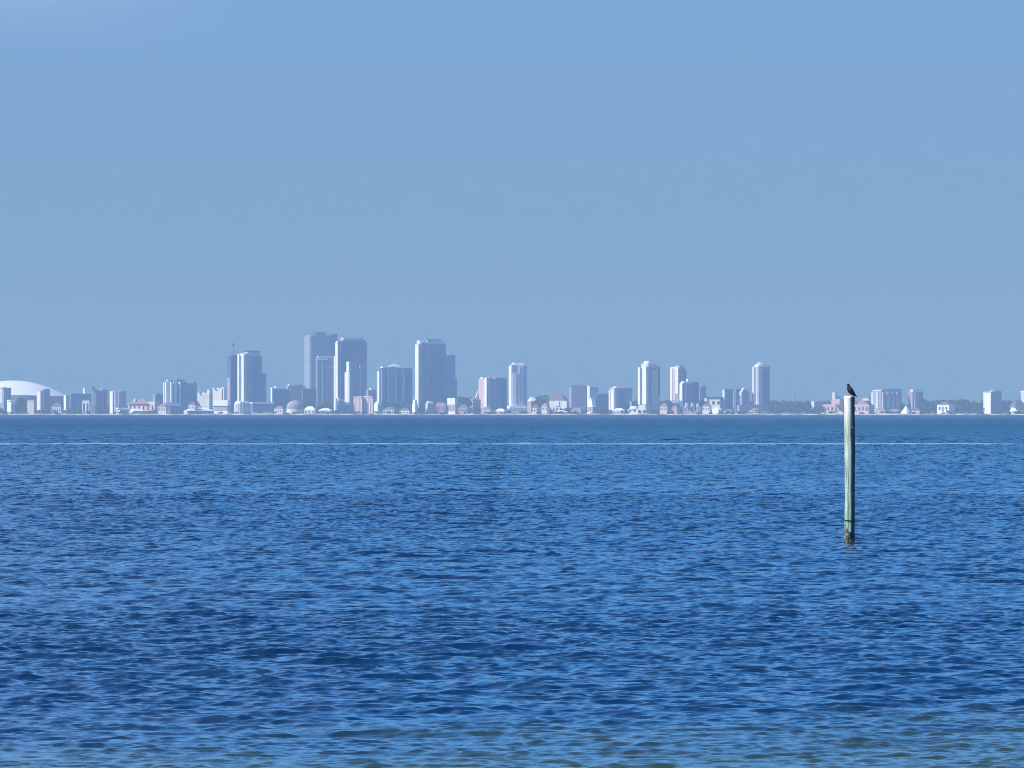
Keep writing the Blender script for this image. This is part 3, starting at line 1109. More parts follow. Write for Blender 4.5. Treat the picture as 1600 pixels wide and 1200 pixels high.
b = B('condominium_tower', 'blue tower with two bright white fins on its sunny side and a lower step', 'tower', 371.5, 410.5, 15500, f=11, yaw=26)
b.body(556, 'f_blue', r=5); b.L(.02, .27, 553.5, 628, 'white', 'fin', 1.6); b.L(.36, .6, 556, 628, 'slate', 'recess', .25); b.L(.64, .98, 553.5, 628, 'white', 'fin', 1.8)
b.blk(372.5, 408, 552, 555.9, 'pale', 'crown', depth=b.d * .85, r=4); b.blk(381, 406, 549.6, 552, 'grey', 'penthouse', depth=b.d * .6); b.blk(380, 406.5, 548, 549.6, 'dark', 'roof_slab', depth=b.d * .65)
b.blk(401, 417, 583, 646, 'f_blue', 'lower_step', depth=b.d * .6, dv=6, r=4)
b.F(384, 390, 557, 630, 'f_mauve', 'bay', .9); b.F(396, 402, 558, 630, 'f_deep', 'bay', .7)
b = B('museum_drum', 'pale round drum of a building with vertical ribs on the water', 'building', 365, 391, 15080, f=0, yaw=0, depth=24)
bm = bmesh.new()
rr_ = 13 * b.k
pts = [(rr_ * math.cos(2 * math.pi * i / 40) * (1 if i % 4 else .955), rr_ * .7 * math.sin(2 * math.pi * i / 40) * (1 if i % 4 else .955)) for i in range(40)]
add_prism(bm, pts, 0, b.z(631)); b.mesh('drum_wall', bm, 'pale')
bm = bmesh.new(); add_prism(bm, pts, b.z(631) + .003, b.z(626.5), [(x * .72, y * .72) for x, y in pts]); b.mesh('roof', bm, 'white')
for px in (376, 380.5):
    bm = bmesh.new(); x = (px - b.cx) * b.k; add_box(bm, x - .8, x + .8, -rr_ * .7 - .3, -rr_ * .5, .5, b.z(627.5)); b.mesh('rib', bm, 'slate')
b = B('convention_hall', 'long low hall banded white, blue and white beside the round drum', 'hall', 390, 428, 15120, f=5, yaw=12)
b.body(631, 'bluepanel'); b.blk(389, 428.5, 628.5, 631, 'white', 'roof_band', depth=b.d * 1.05); b.blk(389, 428.5, 644.3, 647.4, 'white', 'base_band', depth=b.d * 1.05)
b = B('office_block', 'square blue block with a white edge and white roof trim', 'office block', 423, 451, 15350, f=2.6, yaw=16)
b.body(608.5, 'f_deep'); b.L(0, 1, 607.5, 632, 'white', 'sunny_wall', .6); b.blk(422, 448, 605.8, 608.4, 'white', 'roof_trim', depth=b.d); b.blk(428, 440, 603.8, 605.8, 'roofwhite', 'roof_box', depth=10)
b = B('office_block', 'mauve grey low block with pale roof plant, tucked behind the square blue block', 'office block', 446, 477, 15800, f=4, yaw=16)
b.body(603, 'f_mauve'); b.blk(449, 456, 600, 603, 'white', 'roof_plant', depth=9); b.blk(458, 472, 601, 603, 'slate', 'roof_plant', depth=9)
b = B('pavilion', 'round roofed mauve pavilion ringed in white on the waterfront', 'pavilion', 447, 474, 15090, f=0, yaw=0, depth=30)
bm = bmesh.new(); rr_ = 13 * b.k
pts = [(rr_ * math.cos(2 * math.pi * i / 32), rr_ * .8 * math.sin(2 * math.pi * i / 32)) for i in range(32)]
add_prism(bm, pts, 0, b.z(636)); b.mesh('wall', bm, 'cream')
bm = bmesh.new(); bmesh.ops.create_uvsphere(bm, u_segments=28, v_segments=14, radius=1, matrix=Matrix.Translation((0, 0, b.z(636.5))) @ Matrix.Diagonal((rr_ * 1.02, rr_ * .83, 11 * b.k, 1)))
b.mesh('domed_roof', bm, 'mauve')
bm = bmesh.new(); add_prism(bm, [(x * 1.04, y * 1.04) for x, y in pts], b.z(645), b.z(642.5)); b.mesh('terrace', bm, 'white')
b = B('office_block', 'small plain dark blue block at the foot of the tallest grey slab', 'office block', 471, 494, 15600, f=2, yaw=14)
b.body(608.5, 'f_deep'); b.coping(608.5, 'slate')
b = B('residential_tower', 'tallest tower of the skyline, a plain hazy grey slab with one dark notched corner', 'tower', 475, 527, 16900, f=10, yaw=24)
b.body(524, 'f_grey', r=3); b.blk(489, 510, 519.4, 521.4, 'dark', 'roof_slab', depth=14); b.blk(492, 508, 521.4, 524, 'slate', 'penthouse', depth=12); b.F(516.5, 526.5, 522.5, 640, 'f_deep', 'corner_bay', 1.2); b.blk(515, 527, 522, 525, 'dark', 'corner_cap', depth=16, dv=-10)
b.L(.05, .95, 526, 640, 'f_grey', 'side_bay', .6)
b = B('office_tower', 'grey blue office tower with a white top band before the tallest grey slab', 'tower', 493, 522, 15700, f=1.8, yaw=12, )
b.body(559, 'f_grey'); b.blk(495, 519, 555.8, 559, 'pale', 'crown', depth=b.d * .9); b.F(496, 511, 560.2, 562.4, 'white', 'white_band', .9); b.F(513.5, 521, 571.5, 573, 'pale', 'ledge', 1.0)
b.F(496, 498, 566, 640, 'f_mauve', 'pilaster', .8); b.F(503, 504.5, 566, 640, 'pale', 'pilaster', .8); b.F(511.5, 513, 566, 640, 'slate', 'pilaster', .8)
b = B('stair_tower', 'needle thin bright white shaft standing between two tall towers', 'tower', 521.2, 524.6, 15600, f=3.0, yaw=40)
b.body(557.5, 'white'); b.coping(557.5, 'white')
b = B('residential_tower', 'deep blue tall tower with rounded shoulders and a white edge', 'tower', 524.5, 574, 16200, f=4.5, yaw=18)
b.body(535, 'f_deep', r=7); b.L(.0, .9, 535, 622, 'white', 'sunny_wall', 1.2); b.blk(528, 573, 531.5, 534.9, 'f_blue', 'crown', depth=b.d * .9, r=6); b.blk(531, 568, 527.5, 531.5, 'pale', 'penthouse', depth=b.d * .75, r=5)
b.blk(524.6, 535, 532.8, 534.8, 'white', 'roof_terrace', depth=12, dv=-14)
b.F(527.5, 531.5, 537, 640, 'f_mauve', 'bay', .8); b.F(569, 573, 536, 640, 'slate', 'bay', .5)
b = B('condominium_tower', 'stepped slim grey condominium with a sunny white stair, in front of the deep blue tower', 'tower', 538, 573, 15700, f=9, yaw=26)
b.body(582, 'f_grey', part='lower_body'); b.blk(541, 560, 565.5, 646, 'f_grey', 'upper_body', depth=b.d * .75, dv=2); b.L(.08, .8, 581.5, 628, 'white', 'sunny_wall', .6)
b.blk(541, 548, 565, 581, 'white', 'stair_tower', depth=10, dv=-10); b.F(556, 561, 574, 640, 'f_blue', 'bay', 1.0); b.F(561.5, 563.5, 570, 636, 'pale', 'fin', 1.2); b.F(563.6, 572.5, 568, 646, 'f_blue', 'side_wing', .6)
b = B('low_offices', 'low grey building with broken white roof pieces under the deep blue tower', 'building', 524, 552, 15150, f=3, yaw=16)
b.body(632, 'f_blue'); b.blk(526, 533, 621, 626, 'white', 'roof_box', depth=9); b.blk(525, 537, 626, 632, 'slate', 'upper_floor', depth=14); b.blk(533, 538, 624.5, 626.5, 'white', 'roof_box', depth=8); b.blk(541, 548, 629.5, 632, 'pale', 'roof_box', depth=8)
b = B('office_block', 'mauve block with a pale roof behind the pink twin blocks', 'office block', 572, 588, 15500, f=3, yaw=16)
b.body(609.5, 'f_mauve'); b.blk(577, 586, 606.5, 609.4, 'white', 'roof_box', depth=9)
b = B('apartment_block', 'pink block with pale pilasters, the one next to the low grey building', 'building', 552, 567.4, 15150, f=3, yaw=-25)
b.body(621, 'f_pink'); b.coping(621, 'cream'); b.F(560, 561.5, 622, 646, 'cream', 'pilaster'); b.F(564, 565.5, 622, 646, 'cream', 'pilaster')
b = B('apartment_block', 'pink block with pale pilasters, the one next to the small white rounded house', 'building', 567.6, 583.5, 15150, f=3, yaw=-25)
b.body(620, 'f_pink'); b.coping(620, 'cream'); b.F(573.5, 575, 622, 646, 'cream', 'pilaster'); b.F(577, 578.5, 622, 646, 'cream', 'pilaster'); b.F(581, 582.5, 622, 646, 'cream', 'pilaster')
b = B('waterfront_house', 'small white house with a rounded roof between pink blocks and the wide blue tower', 'house', 584, 596, 15080, f=6, yaw=30)
b.body(631, 'white'); b.blk(584, 596, 627.5, 631, 'white', 'roof', depth=b.d, r=3, topscale=.6); b.windows(2, 634, 643, .3)
b = B('residential_tower', 'wide blue tower with vertical stripes and a low pointed roof', 'tower', 587.5, 645, 15600, f=6, yaw=17)
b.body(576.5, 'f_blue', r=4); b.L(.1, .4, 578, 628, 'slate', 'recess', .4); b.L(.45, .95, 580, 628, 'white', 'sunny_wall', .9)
b.blk(588.5, 643, 574.8, 576.4, 'slate', 'parapet', depth=b.d * .95, r=3); b.blk(594, 617, 572.7, 574.8, 'white', 'roof_terrace', depth=14); b.blk(604, 628, 568.5, 572.7, 'pale', 'roof_point', depth=16, topscale=(.12, .12))
for a, e, mt in ((596, 598, 'pale'), (600.5, 602.5, 'f_deep'), (606, 608, 'pale'), (611, 613, 'f_mauve'), (617, 619, 'pale'), (623, 625, 'f_deep'), (629, 631, 'pale'), (637, 639, 'f_deep')):
    b.F(a, e, 578, 628, mt, 'pilaster', .9)
b.balconies(631.5, 636.5, 580, 626, 'slate')
b.blk(592, 646, 629, 648, 'f_blue', 'podium', depth=b.d * 1.15, dv=-6)
b = B('waterfront_house', 'narrow bright white wedge at the foot of the tall pale edged tower', 'house', 643.5, 653, 15080, f=5, yaw=30)
b.body(631, 'white'); b.blk(644.5, 652, 624.5, 631, 'white', 'roof', topscale=(.5, .9))
b = B('residential_tower', 'tall blue tower with a pale sunny edge and a flat dark roof slab', 'tower', 649, 698, 15700, f=6, yaw=18)
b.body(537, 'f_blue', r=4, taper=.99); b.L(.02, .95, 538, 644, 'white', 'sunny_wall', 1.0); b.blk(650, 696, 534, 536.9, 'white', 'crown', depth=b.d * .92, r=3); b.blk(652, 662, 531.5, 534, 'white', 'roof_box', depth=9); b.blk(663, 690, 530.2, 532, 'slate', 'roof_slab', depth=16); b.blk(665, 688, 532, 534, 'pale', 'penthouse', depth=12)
b.F(656, 661, 540, 642, 'f_mauve', 'bay', .9); b.balconies(669, 676, 541, 640, 'bluepanel'); b.F(684, 689, 540, 642, 'f_teal', 'bay', .7)
b = B('residential_tower', 'lower stepped blue tower joined to the shaded flank of the tall pale edged tower', 'tower', 690, 714.5, 16000, f=4, yaw=18)
b.body(591, 'f_blue', r=3); b.blk(690, 712, 555, 646, 'f_blue', 'upper_body', depth=b.d * .9, r=3); b.blk(692, 706, 551.5, 555, 'pale', 'crown', depth=10, r=2, topscale=.8)
b = B('waterfront_house', 'rounded lilac house in front of the tall pale edged tower', 'house', 664.5, 678, 15090, f=4, yaw=22)
b.body(630.5, 'mauve'); b.blk(665, 677.5, 626.5, 630.5, 'pale', 'roof', depth=b.d, topscale=.6); b.L(.1, .9, 631, 645, 'pale', 'sunny_wall', .3)
b = B('waterfront_house', 'low mauve terrace beside the rounded lilac house', 'house', 678, 699, 15090, f=3, yaw=-20)
b.body(633, 'mauve'); b.hip(677.5, 700, 633, 629, 'tile'); b.windows(5, 636, 642, .4)
b = B('pavilion', 'bright white box above a white base, beside the mauve terrace', 'pavilion', 699, 715, 15080, f=12.5, yaw=42)
b.body(632.5, 'mauve', part='base'); b.blk(698.5, 715, 622, 632.4, 'white', 'upper_box', depth=b.d); b.blk(698.5, 715, 643, 647.6, 'white', 'terrace', depth=b.d * 1.03)

# ================================================================== mid shore
b = B('church', 'low mauve hall with a bright white sail shaped roof, beside the pink sided condominium', 'hall', 734, 751, 15300, f=5, yaw=24)
b.body(625, 'mauve'); b.hip(733, 752, 625, 620.5, 'tile')
bm = bmesh.new(); x0_ = (742.5 - b.cx) * b.k
v = [bm.verts.new(p) for p in ((x0_, -3, b.z(622)), (x0_ + 5.5 * b.k, -3, b.z(622)), (x0_ + 4.4 * b.k, -1, b.z(611)), (x0_, 3, b.z(622)), (x0_ + 5.5 * b.k, 3, b.z(622)), (x0_ + 4.4 * b.k, 1, b.z(611)))]
for f_ in ((0, 1, 2), (5, 4, 3), (0, 3, 4, 1), (1, 4, 5, 2), (2, 5, 3, 0)):
    bm.faces.new([v[i] for i in f_])
b.mesh('sail_roof', bm, 'white')
b = B('condominium_tower', 'blue fronted condominium with a pink side, a white corner strip and a peaked roof', 'tower', 748, 793, 15400, f=13, yaw=27)
b.body(592, 'f_blue', r=3); b.L(.0, .72, 592.5, 646, 'f_pink', 'side_wall', .5); b.L(.74, 1.0, 590, 636, 'white', 'corner_strip', .9)
b.blk(750, 762, 589.5, 592, 'cream', 'roof_box', depth=12); b.blk(759, 769, 585.8, 592, 'tile', 'roof_peak', depth=12, topscale=(.15, .3)); b.blk(768, 791, 590, 592, 'mauve', 'parapet', depth=14)
b.F(763, 768, 594, 640, 'f_mauve', 'bay', .9); b.F(772, 775, 594, 642, 'f_mauve', 'bay', .6); b.balconies(785, 790, 594, 640, 'bluepanel')
b = B('condominium_tower', 'pale grey tower with a chamfered crown and a bright edge, standing on white terraces', 'tower', 795, 824, 15500, f=4.5, yaw=8, )
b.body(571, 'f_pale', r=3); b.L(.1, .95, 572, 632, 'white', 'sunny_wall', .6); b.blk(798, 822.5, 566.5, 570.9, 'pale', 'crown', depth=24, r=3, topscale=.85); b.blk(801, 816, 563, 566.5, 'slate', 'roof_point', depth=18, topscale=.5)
b.F(817.5, 823.5, 572, 634, 'f_blue', 'shaded_bay', .8); b.F(800, 805, 570, 581, 'f_mauve', 'upper_bay', .7); b.balconies(805.5, 810, 583, 632, 'grey'); b.F(811, 812.5, 573, 632, 'white', 'pilaster', .9)
b.blk(792, 823, 634, 637.5, 'white', 'terrace', depth=40, dv=-8); b.blk(791, 824, 637.5, 645, 'grey', 'podium', depth=46, dv=-10); b.blk(791.5, 823.5, 645, 647.8, 'white', 'base', depth=50, dv=-12)
b = B('house', 'house with a white pitched roof beside the chamfered pale tower', 'house', 824, 838, 15150, f=6, yaw=24)
b.body(627, 'mauve'); b.hip(823.5, 840, 627, 620.5, 'roofwhite'); b.windows(3, 631, 638, .35)
b = B('house', 'round white walled house half hidden by the big mauve tree', 'house', 829, 846, 15070, f=4, yaw=-20)
b.body(637, 'cream', r=6); b.hip(829, 846, 637, 632, 'shingle'); b.windows(3, 639, 644, .35)
b = B('hotel', 'long house with a flat brown roof and scattered white walls', 'hotel', 858, 888, 15200, f=5, yaw=-26)
b.body(625, 'cream'); b.hip(856, 888, 625, 615, 'shingle', depth=b.d * 1.1); b.F(868, 874, 627, 634, 'white', 'bay', 1.5); b.F(880, 886, 627, 640, 'white', 'bay', 1.5); b.windows(5, 637, 643, .4)
b = B('waterfront_shed', 'tiny white sheds at the water in front of the flat brown roof', 'shed', 865, 888, 15050, f=9, yaw=22)
b.body(644, 'white'); b.hip(864.5, 888.5, 644, 641, 'roofwhite')
b = B('residential_tower', 'plain violet blue slab with a small pointed roof', 'tower', 889, 917.5, 15500, f=2.5, yaw=10)
b.body(604.5, 'f_mauve', r=2); b.blk(890, 916, 602.5, 604.4, 'slate', 'parapet', depth=b.d * .9); b.blk(894, 909, 598.6, 602.5, 'slate', 'roof_point', depth=14, topscale=(.2, .3))
b = B('stair_tower', 'thin white blade next to the violet blue slab', 'tower', 917.6, 922, 15450, f=3.7, yaw=38)
b.body(604, 'white'); b.coping(604, 'white')
b = B('office_block', 'faint grey block behind the thin white blade', 'office block', 919, 935, 16600, f=2, yaw=14)
b.body(606, 'f_grey'); b.coping(606, 'slate')
b = B('house', 'white sloping roofed house below the thin white blade', 'house', 918, 931, 15100, f=8, yaw=34)
b.body(636, 'mauve'); b.hip(917.5, 932, 636, 621, 'roofwhite'); b.blk(917.5, 929, 643.6, 647.6, 'white', 'terrace', depth=16, dv=-8)
b = B('apartment_block', 'low wide violet blue block next to the pink capped tower', 'building', 929, 953, 15400, f=2, yaw=12)
b.body(616, 'f_deep'); b.blk(932, 950, 614.5, 616, 'mauve', 'roof_plant', depth=9)
b = B('condominium_tower', 'small tower with a pink cap and two pale fins on its sunny side', 'tower', 952, 976.5, 15250, f=8, yaw=26)
b.body(608, 'f_mauve', r=2); b.L(.0, .3, 609, 646, 'cream', 'fin', .9); b.L(.36, .95, 609, 646, 'white', 'sunny_wall', .7); b.blk(953, 976, 605.8, 607.9, 'pale', 'crown', depth=b.d * .9); b.blk(957, 975, 603.8, 605.8, 'pink', 'roof', depth=b.d * .7, topscale=.85); b.F(961, 964, 610, 646, 'pale', 'pilaster', .6); b.F(970, 976, 610, 640, 'f_blue', 'bay', .6)
b = B('office_block', 'dim blue block behind the pink capped tower', 'office block', 968, 988, 16000, f=2, yaw=12)
b.body(607.5, 'f_blue'); b.coping(607.5, 'slate')
b = B('yacht_club', 'low white clubhouse with a curved roof at the foot of the tall rounded tower', 'clubhouse', 981, 1016, 15080, f=6, yaw=-26)
b.body(639, 'cream'); b.blk(982, 1000, 634.5, 639, 'white', 'curved_roof', depth=b.d * .7, r=5, topscale=.75); b.blk(998, 1016, 632.5, 639, 'cream', 'upper_wall', depth=18); b.blk(980.5, 1012, 643.8, 647.4, 'white', 'terrace', depth=b.d * 1.05); b.windows(4, 640.5, 643.5, .5)
b = B('apartment_block', 'low mauve block behind the white clubhouse', 'building', 984, 999, 15500, f=3, yaw=18)
b.body(628, 'f_mauve'); b.blk(989, 994, 623.5, 628, 'slate', 'roof_box', depth=8); b.coping(628, 'mauve')
b = B('condominium_tower', 'tall rounded tower striped white, dark and lilac with a domed top', 'tower', 998, 1031.5, 15400, f=13, yaw=30)
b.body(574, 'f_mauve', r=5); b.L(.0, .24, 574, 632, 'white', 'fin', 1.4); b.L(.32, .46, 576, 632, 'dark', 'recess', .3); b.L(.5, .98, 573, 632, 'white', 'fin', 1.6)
b.blk(999.5, 1030, 568, 573.9, 'pale', 'crown', depth=b.d * .85, r=5, topscale=.88); b.blk(1003.5, 1026, 564, 568, 'cream', 'upper_crown', depth=b.d * .6, r=4, topscale=.75); b.blk(1012, 1019, 562.2, 564, 'slate', 'roof_plant', depth=8)
b.F(1017.5, 1027.5, 578, 640, 'f_pale', 'bay', 1.4); b.F(1029, 1031.4, 573, 620, 'black', 'recess', .5); b.balconies(1012, 1016.5, 577, 636, 'mauve')
b = B('condominium_tower', 'white topped tower striped mauve and white behind the blue block with a sloping roof', 'tower', 1048, 1072.5, 15600, f=13, yaw=34)
b.body(576, 'f_mauve', r=3); b.L(.02, .28, 575, 626, 'white', 'fin', 1.2); b.L(.32, .6, 577, 626, 'f_pink', 'recess', .4); b.L(.66, .98, 574, 615, 'white', 'fin', 1.6)
b.blk(1047.5, 1061, 573.6, 576, 'white', 'roof_terrace', depth=18); b.blk(1053, 1070, 571.2, 575.9, 'grey', 'crown', depth=16, r=3, topscale=.85); b.F(1069, 1072.3, 578, 600, 'slate', 'shaded_bay', .6)
b = B('condominium_tower', 'blue block with a white corner and a white sloping roof edge', 'tower', 1062.5, 1093, 15350, f=4.4, yaw=22)
b.body(599.5, 'f_blue'); b.L(.05, .95, 599, 626, 'white', 'sunny_wall', .9); b.blk(1062.5, 1078, 596, 599.4, 'white', 'roof_slope', depth=12, topscale=(.5, 1)); b.blk(1072, 1077.5, 592, 598, 'white', 'roof_peak', depth=8, topscale=(.4, 1)); b.blk(1077, 1092, 597, 599.4, 'slate', 'parapet', depth=10); b.F(1081, 1090, 600, 640, 'f_deep', 'bay', .8); b.F(1071, 1073, 601, 632, 'f_mauve', 'pilaster', .8)
b = B('office_block', 'narrow lilac block joined to the blue block with the sloping roof', 'office block', 1091, 1104, 15600, f=3, yaw=18)
b.body(604, 'f_mauve'); b.blk(1099, 1103, 601.8, 604, 'slate', 'roof_box', depth=6)
b = B('house', 'row of small white gables in front of the blue block with the sloping roof', 'house', 1068, 1098, 15100, f=4, yaw=-22)
b.body(635, 'mauve')
for a in (1070, 1079, 1088):
    b.blk(a, a + 6, 629, 635, 'white', 'gable', depth=9, topscale=(.2, 1), dv=-6)
b.windows(5, 638, 643, .35)
b = B('house', 'house with a long flat dark roof beside the two white framed blue blocks', 'house', 1104, 1130, 15250, f=5, yaw=-24)
b.body(624, 'cream'); b.blk(1103, 1131, 620, 624, 'dark', 'roof', depth=b.d * 1.05); b.F(1113, 1117, 627, 632, 'dark', 'window', .2); b.F(1121, 1126, 627, 632, 'dark', 'window', .2); b.blk(1101, 1108, 622.5, 627, 'white', 'roof_box', depth=9)
b = B('house', 'small white house near the water below the long flat dark roof', 'house', 1113, 1129, 15070, f=10, yaw=32)
b.body(640, 'white'); b.hip(1112.5, 1129.5, 640, 636.5, 'roofwhite'); b.windows(2, 641.5, 645, .4)
b = B('office_block', 'teal glass block framed by two white edges', 'office block', 1130, 1148, 15250, f=2.6, yaw=16)
b.body(609.5, 'f_teal'); b.L(.05, 1, 609, 646, 'white', 'frame', .7); b.F(1146, 1148, 608.8, 646, 'white', 'frame', 1.2); b.coping(609.5, 'slate')
b = B('office_block', 'narrow teal block standing close to the white framed glass block', 'office block', 1148.6, 1158, 15500, f=1.5, yaw=14)
b.body(609.5, 'f_teal'); b.coping(609.5, 'slate')
b = B('apartment_block', 'lilac block with a white arch around its top', 'building', 1156, 1172, 15400, f=3, yaw=16)
b.body(612, 'f_mauve'); b.blk(1157, 1171, 606, 611.9, 'white', 'arched_top', depth=b.d * .8, r=3, topscale=(.55, .9)); b.F(1160.5, 1168, 608.5, 640, 'f_blue', 'bay', .9); b.L(.1, .9, 611, 618, 'white', 'sunny_wall', .4)
b = B('condominium_tower', 'tall grey tower with a low dome and a dark edge, next to the dark woods', 'tower', 1176.5, 1202.5, 15400, f=8, yaw=24)
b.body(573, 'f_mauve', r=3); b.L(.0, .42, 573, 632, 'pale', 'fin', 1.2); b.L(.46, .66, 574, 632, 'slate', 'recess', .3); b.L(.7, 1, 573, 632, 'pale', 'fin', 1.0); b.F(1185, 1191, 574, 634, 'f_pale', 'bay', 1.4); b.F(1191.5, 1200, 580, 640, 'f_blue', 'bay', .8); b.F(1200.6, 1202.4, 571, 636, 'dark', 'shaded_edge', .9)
b.blk(1177.5, 1200, 569.5, 572.9, 'white', 'crown', depth=b.d * .8, r=4, topscale=.9); b.blk(1181, 1197, 566, 569.5, 'pale', 'dome', depth=b.d * .6, r=5, topscale=.6)
b = B('podium_block', 'low lilac podium below the arched block and the low domed tower', 'building', 1152, 1200, 15150, f=3, yaw=10)
b.body(634, 'f_mauve'); b.blk(1150, 1202, 645, 647.6, 'pale', 'terrace', depth=b.d * 1.1); b.coping(634, 'mauve')

# ================================================================== pink hotel and the wooded shore
b = B('apartment_block', 'pale lilac block where the dark woods meets the pink hotel', 'building', 1268, 1287, 15250, f=5, yaw=24)
b.body(627.5, 'f_mauve'); b.L(.1, .9, 628, 646, 'pale', 'sunny_wall', .4); b.coping(627.5, 'pale')
b = B('grand_hotel', 'long pink hotel with a small bell tower behind the wooden piling', 'hotel', 1286, 1366, 15200, f=9, yaw=-24)
b.body(632, 'f_pink'); b.blk(1299, 1321, 623.5, 632, 'pink', 'main_block', depth=24, dv=-8); b.blk(1300.5, 1308, 613, 623.5, 'cream', 'bell_tower', depth=9, dv=-8); b.blk(1301, 1307.5, 609.5, 613, 'tile', 'tower_roof', depth=8, dv=-8, topscale=.08)
b.blk(1319, 1340, 626, 632, 'pink', 'wing', depth=22); b.hip(1338, 1364, 632, 622, 'tile', depth=26); b.blk(1349, 1361, 622.5, 626, 'cream', 'dormer', depth=10, dv=-8); b.blk(1352, 1360, 619.5, 622.5, 'tile', 'dormer_roof', depth=10, dv=-8, topscale=.3)
b.blk(1308, 1314, 618.5, 623.5, 'pink', 'small_turret', depth=9, dv=-2, topscale=.8)
b.blk(1284, 1366, 644.5, 647.4, 'cream', 'terrace', depth=b.d * 1.1, dv=-4); b.windows(12, 636, 642, .35)
b = B('condominium_tower', 'wide lilac tower of pale fins with a flat dark roof line, beyond the pink hotel', 'tower', 1362, 1410, 15300, f=14, yaw=26)
b.body(611.5, 'f_mauve', r=2)
b.L(.05, .3, 613, 644, 'pale', 'fin', .9); b.L(.5, .75, 612, 644, 'pale', 'fin', .9)
for a, e in ((1378, 1381), (1385, 1389.5), (1393, 1396), (1400, 1403)):
    b.F(a, e, 612.5, 644, 'pale', 'fin', 2.4)
b.blk(1364, 1409, 609, 611.4, 'pale', 'crown', depth=b.d * .9); b.blk(1368, 1408, 607.6, 609, 'slate', 'roof_slab', depth=b.d * .85)
b = B('condominium_tower', 'smaller lilac tower standing alone just beyond the wide one with pale fins', 'tower', 1420, 1443.5, 15300, f=6, yaw=20)
b.body(612, 'f_mauve', r=2); b.L(.1, .9, 612.5, 640, 'mauve', 'sunny_wall', .4); b.blk(1422, 1442, 608.6, 611.9, 'pale', 'crown', depth=b.d * .8, topscale=.92); b.F(1429, 1432, 614, 642, 'pale', 'pilaster', .9); b.F(1436, 1442, 614, 644, 'f_blue', 'bay', .8)
b = B('house', 'small white tent shaped house between the two lilac towers', 'house', 1409, 1424, 15080, f=9, yaw=30)
b.body(643, 'white'); b.blk(1410, 1423, 634, 643, 'white', 'roof', depth=b.d * .8, topscale=(.15, .15))
b = B('waterfront_mansion', 'bright white house with a brown roof alone against the dark woods', 'house', 1465, 1493, 15060, f=18, yaw=42)
b.body(632.5, 'white'); b.hip(1464, 1493, 632.5, 628, 'shingle'); b.L(.44, .54, 635, 643.8, 'dark', 'doorway', .1); b.L(.15, .3, 636, 640, 'glass', 'window', .1); b.L(.7, .85, 636, 640, 'glass', 'window', .1)
b = B('condominium_tower', 'square tower with one white side and one violet side rising from the trees', 'tower', 1538, 1565.5, 15400, f=10.5, yaw=30)
b.body(612.5, 'f_mauve'); b.L(.0, 1.0, 613.5, 647, 'white', 'sunny_wall', .6); b.blk(1547, 1553, 610.5, 612.4, 'white', 'roof_box', depth=8); b.blk(1551, 1564, 609.8, 612.4, 'mauve', 'roof_plant', depth=9); b.coping(612.5, 'mauve', h=.9)
b = B('waterfront_mansion', 'white octagonal house under a dark hipped roof near the edge of the view', 'house', 1578, 1604, 15060, f=9, yaw=28)
b.body(636, 'white', r=6); b.hip(1577, 1606, 636, 625, 'shingle'); b.blk(1579, 1604, 640.5, 643.3, 'white', 'gallery', depth=b.d * 1.1); b.windows(4, 637.3, 640.3, .5)
b = B('condominium_tower', 'blue tower with a pale cap cut by the edge of the view', 'tower', 1596, 1622, 15500, f=5, yaw=20)
b.body(613.5, 'f_deep'); b.coping(613.5, 'white', h=3); b.L(.1, .9, 614, 640, 'pale', 'sunny_wall', .4)

# ================================================================== small houses filling the shore between the towers
SMALL = [
    (246, 262, 636, 631, 'cream', 'tile', 'narrow beige house squeezed between the beige hall and the blue grey shed'),
    (294, 308, 633, 628, 'cream', 'shingle', 'beige gabled house just behind the very long white shed'),
    (428, 447, 639, 634.5, 'cream', 'tile', 'low cream house at the foot of the square blue block with white trim'),
    (475, 494, 640, 635, 'pale', 'roofwhite', 'pale house beside the pavilion ringed in white'),
    (497, 520, 641.5, 638, 'pale', 'roofwhite', 'long pale boat shed at the foot of the office tower with a white top band'),
    (599, 620, 640, 636, 'pale', 'slate', 'pale pavilion in front of the striped wide blue tower, nearer the rounded white house'),
    (624, 642, 641.5, 637, 'cream', 'shingle', 'cream pavilion in front of the striped wide blue tower, nearer the white wedge'),
    (716, 734, 637, 632, 'mauve', 'shingle', 'mauve house directly beside the bright white box on its white base'),
    (752, 771, 640.5, 636, 'cream', 'tile', 'cream house with a clay roof at the foot of the pink sided condominium'),
    (774, 791, 642, 638.5, 'pale', 'roofwhite', 'flat pale shed at the foot of the pink sided condominium'),
    (846, 859, 635, 629.5, 'cream', 'tile', 'beige house between the big mauve tree and the flat brown roof'),
    (892, 913, 641, 637, 'mauve', 'tile', 'mauve terrace at the foot of the violet blue slab'),
    (957, 978, 641.5, 638, 'pale', 'roofwhite', 'pale shed in front of the small tower with a pink cap'),
    (1031, 1046, 635.5, 630, 'cream', 'tile', 'beige house beside the tall rounded striped tower'),
    (1048, 1063, 638, 634, 'pink', 'tile', 'salmon house in front of the mauve and white striped tower'),
    (1098, 1112, 635, 630.5, 'cream', 'shingle', 'beige house below the narrow lilac block'),
    (1131, 1147, 642, 639, 'white', 'slate', 'white boat shed at the foot of the teal glass block'),
    (1171, 1190, 641.5, 638, 'cream', 'tile', 'cream house in front of the lilac podium'),
    (1368, 1386, 641, 637.5, 'pink', 'tile', 'salmon terrace at the foot of the wide lilac tower, nearer the pink hotel'),
    (1389, 1408, 642, 639, 'cream', 'tile', 'cream terrace at the foot of the wide lilac tower, nearer the white tent shaped house'),
    (1425, 1442, 641.5, 638, 'cream', 'shingle', 'beige house at the foot of the smaller lone lilac tower'),
]
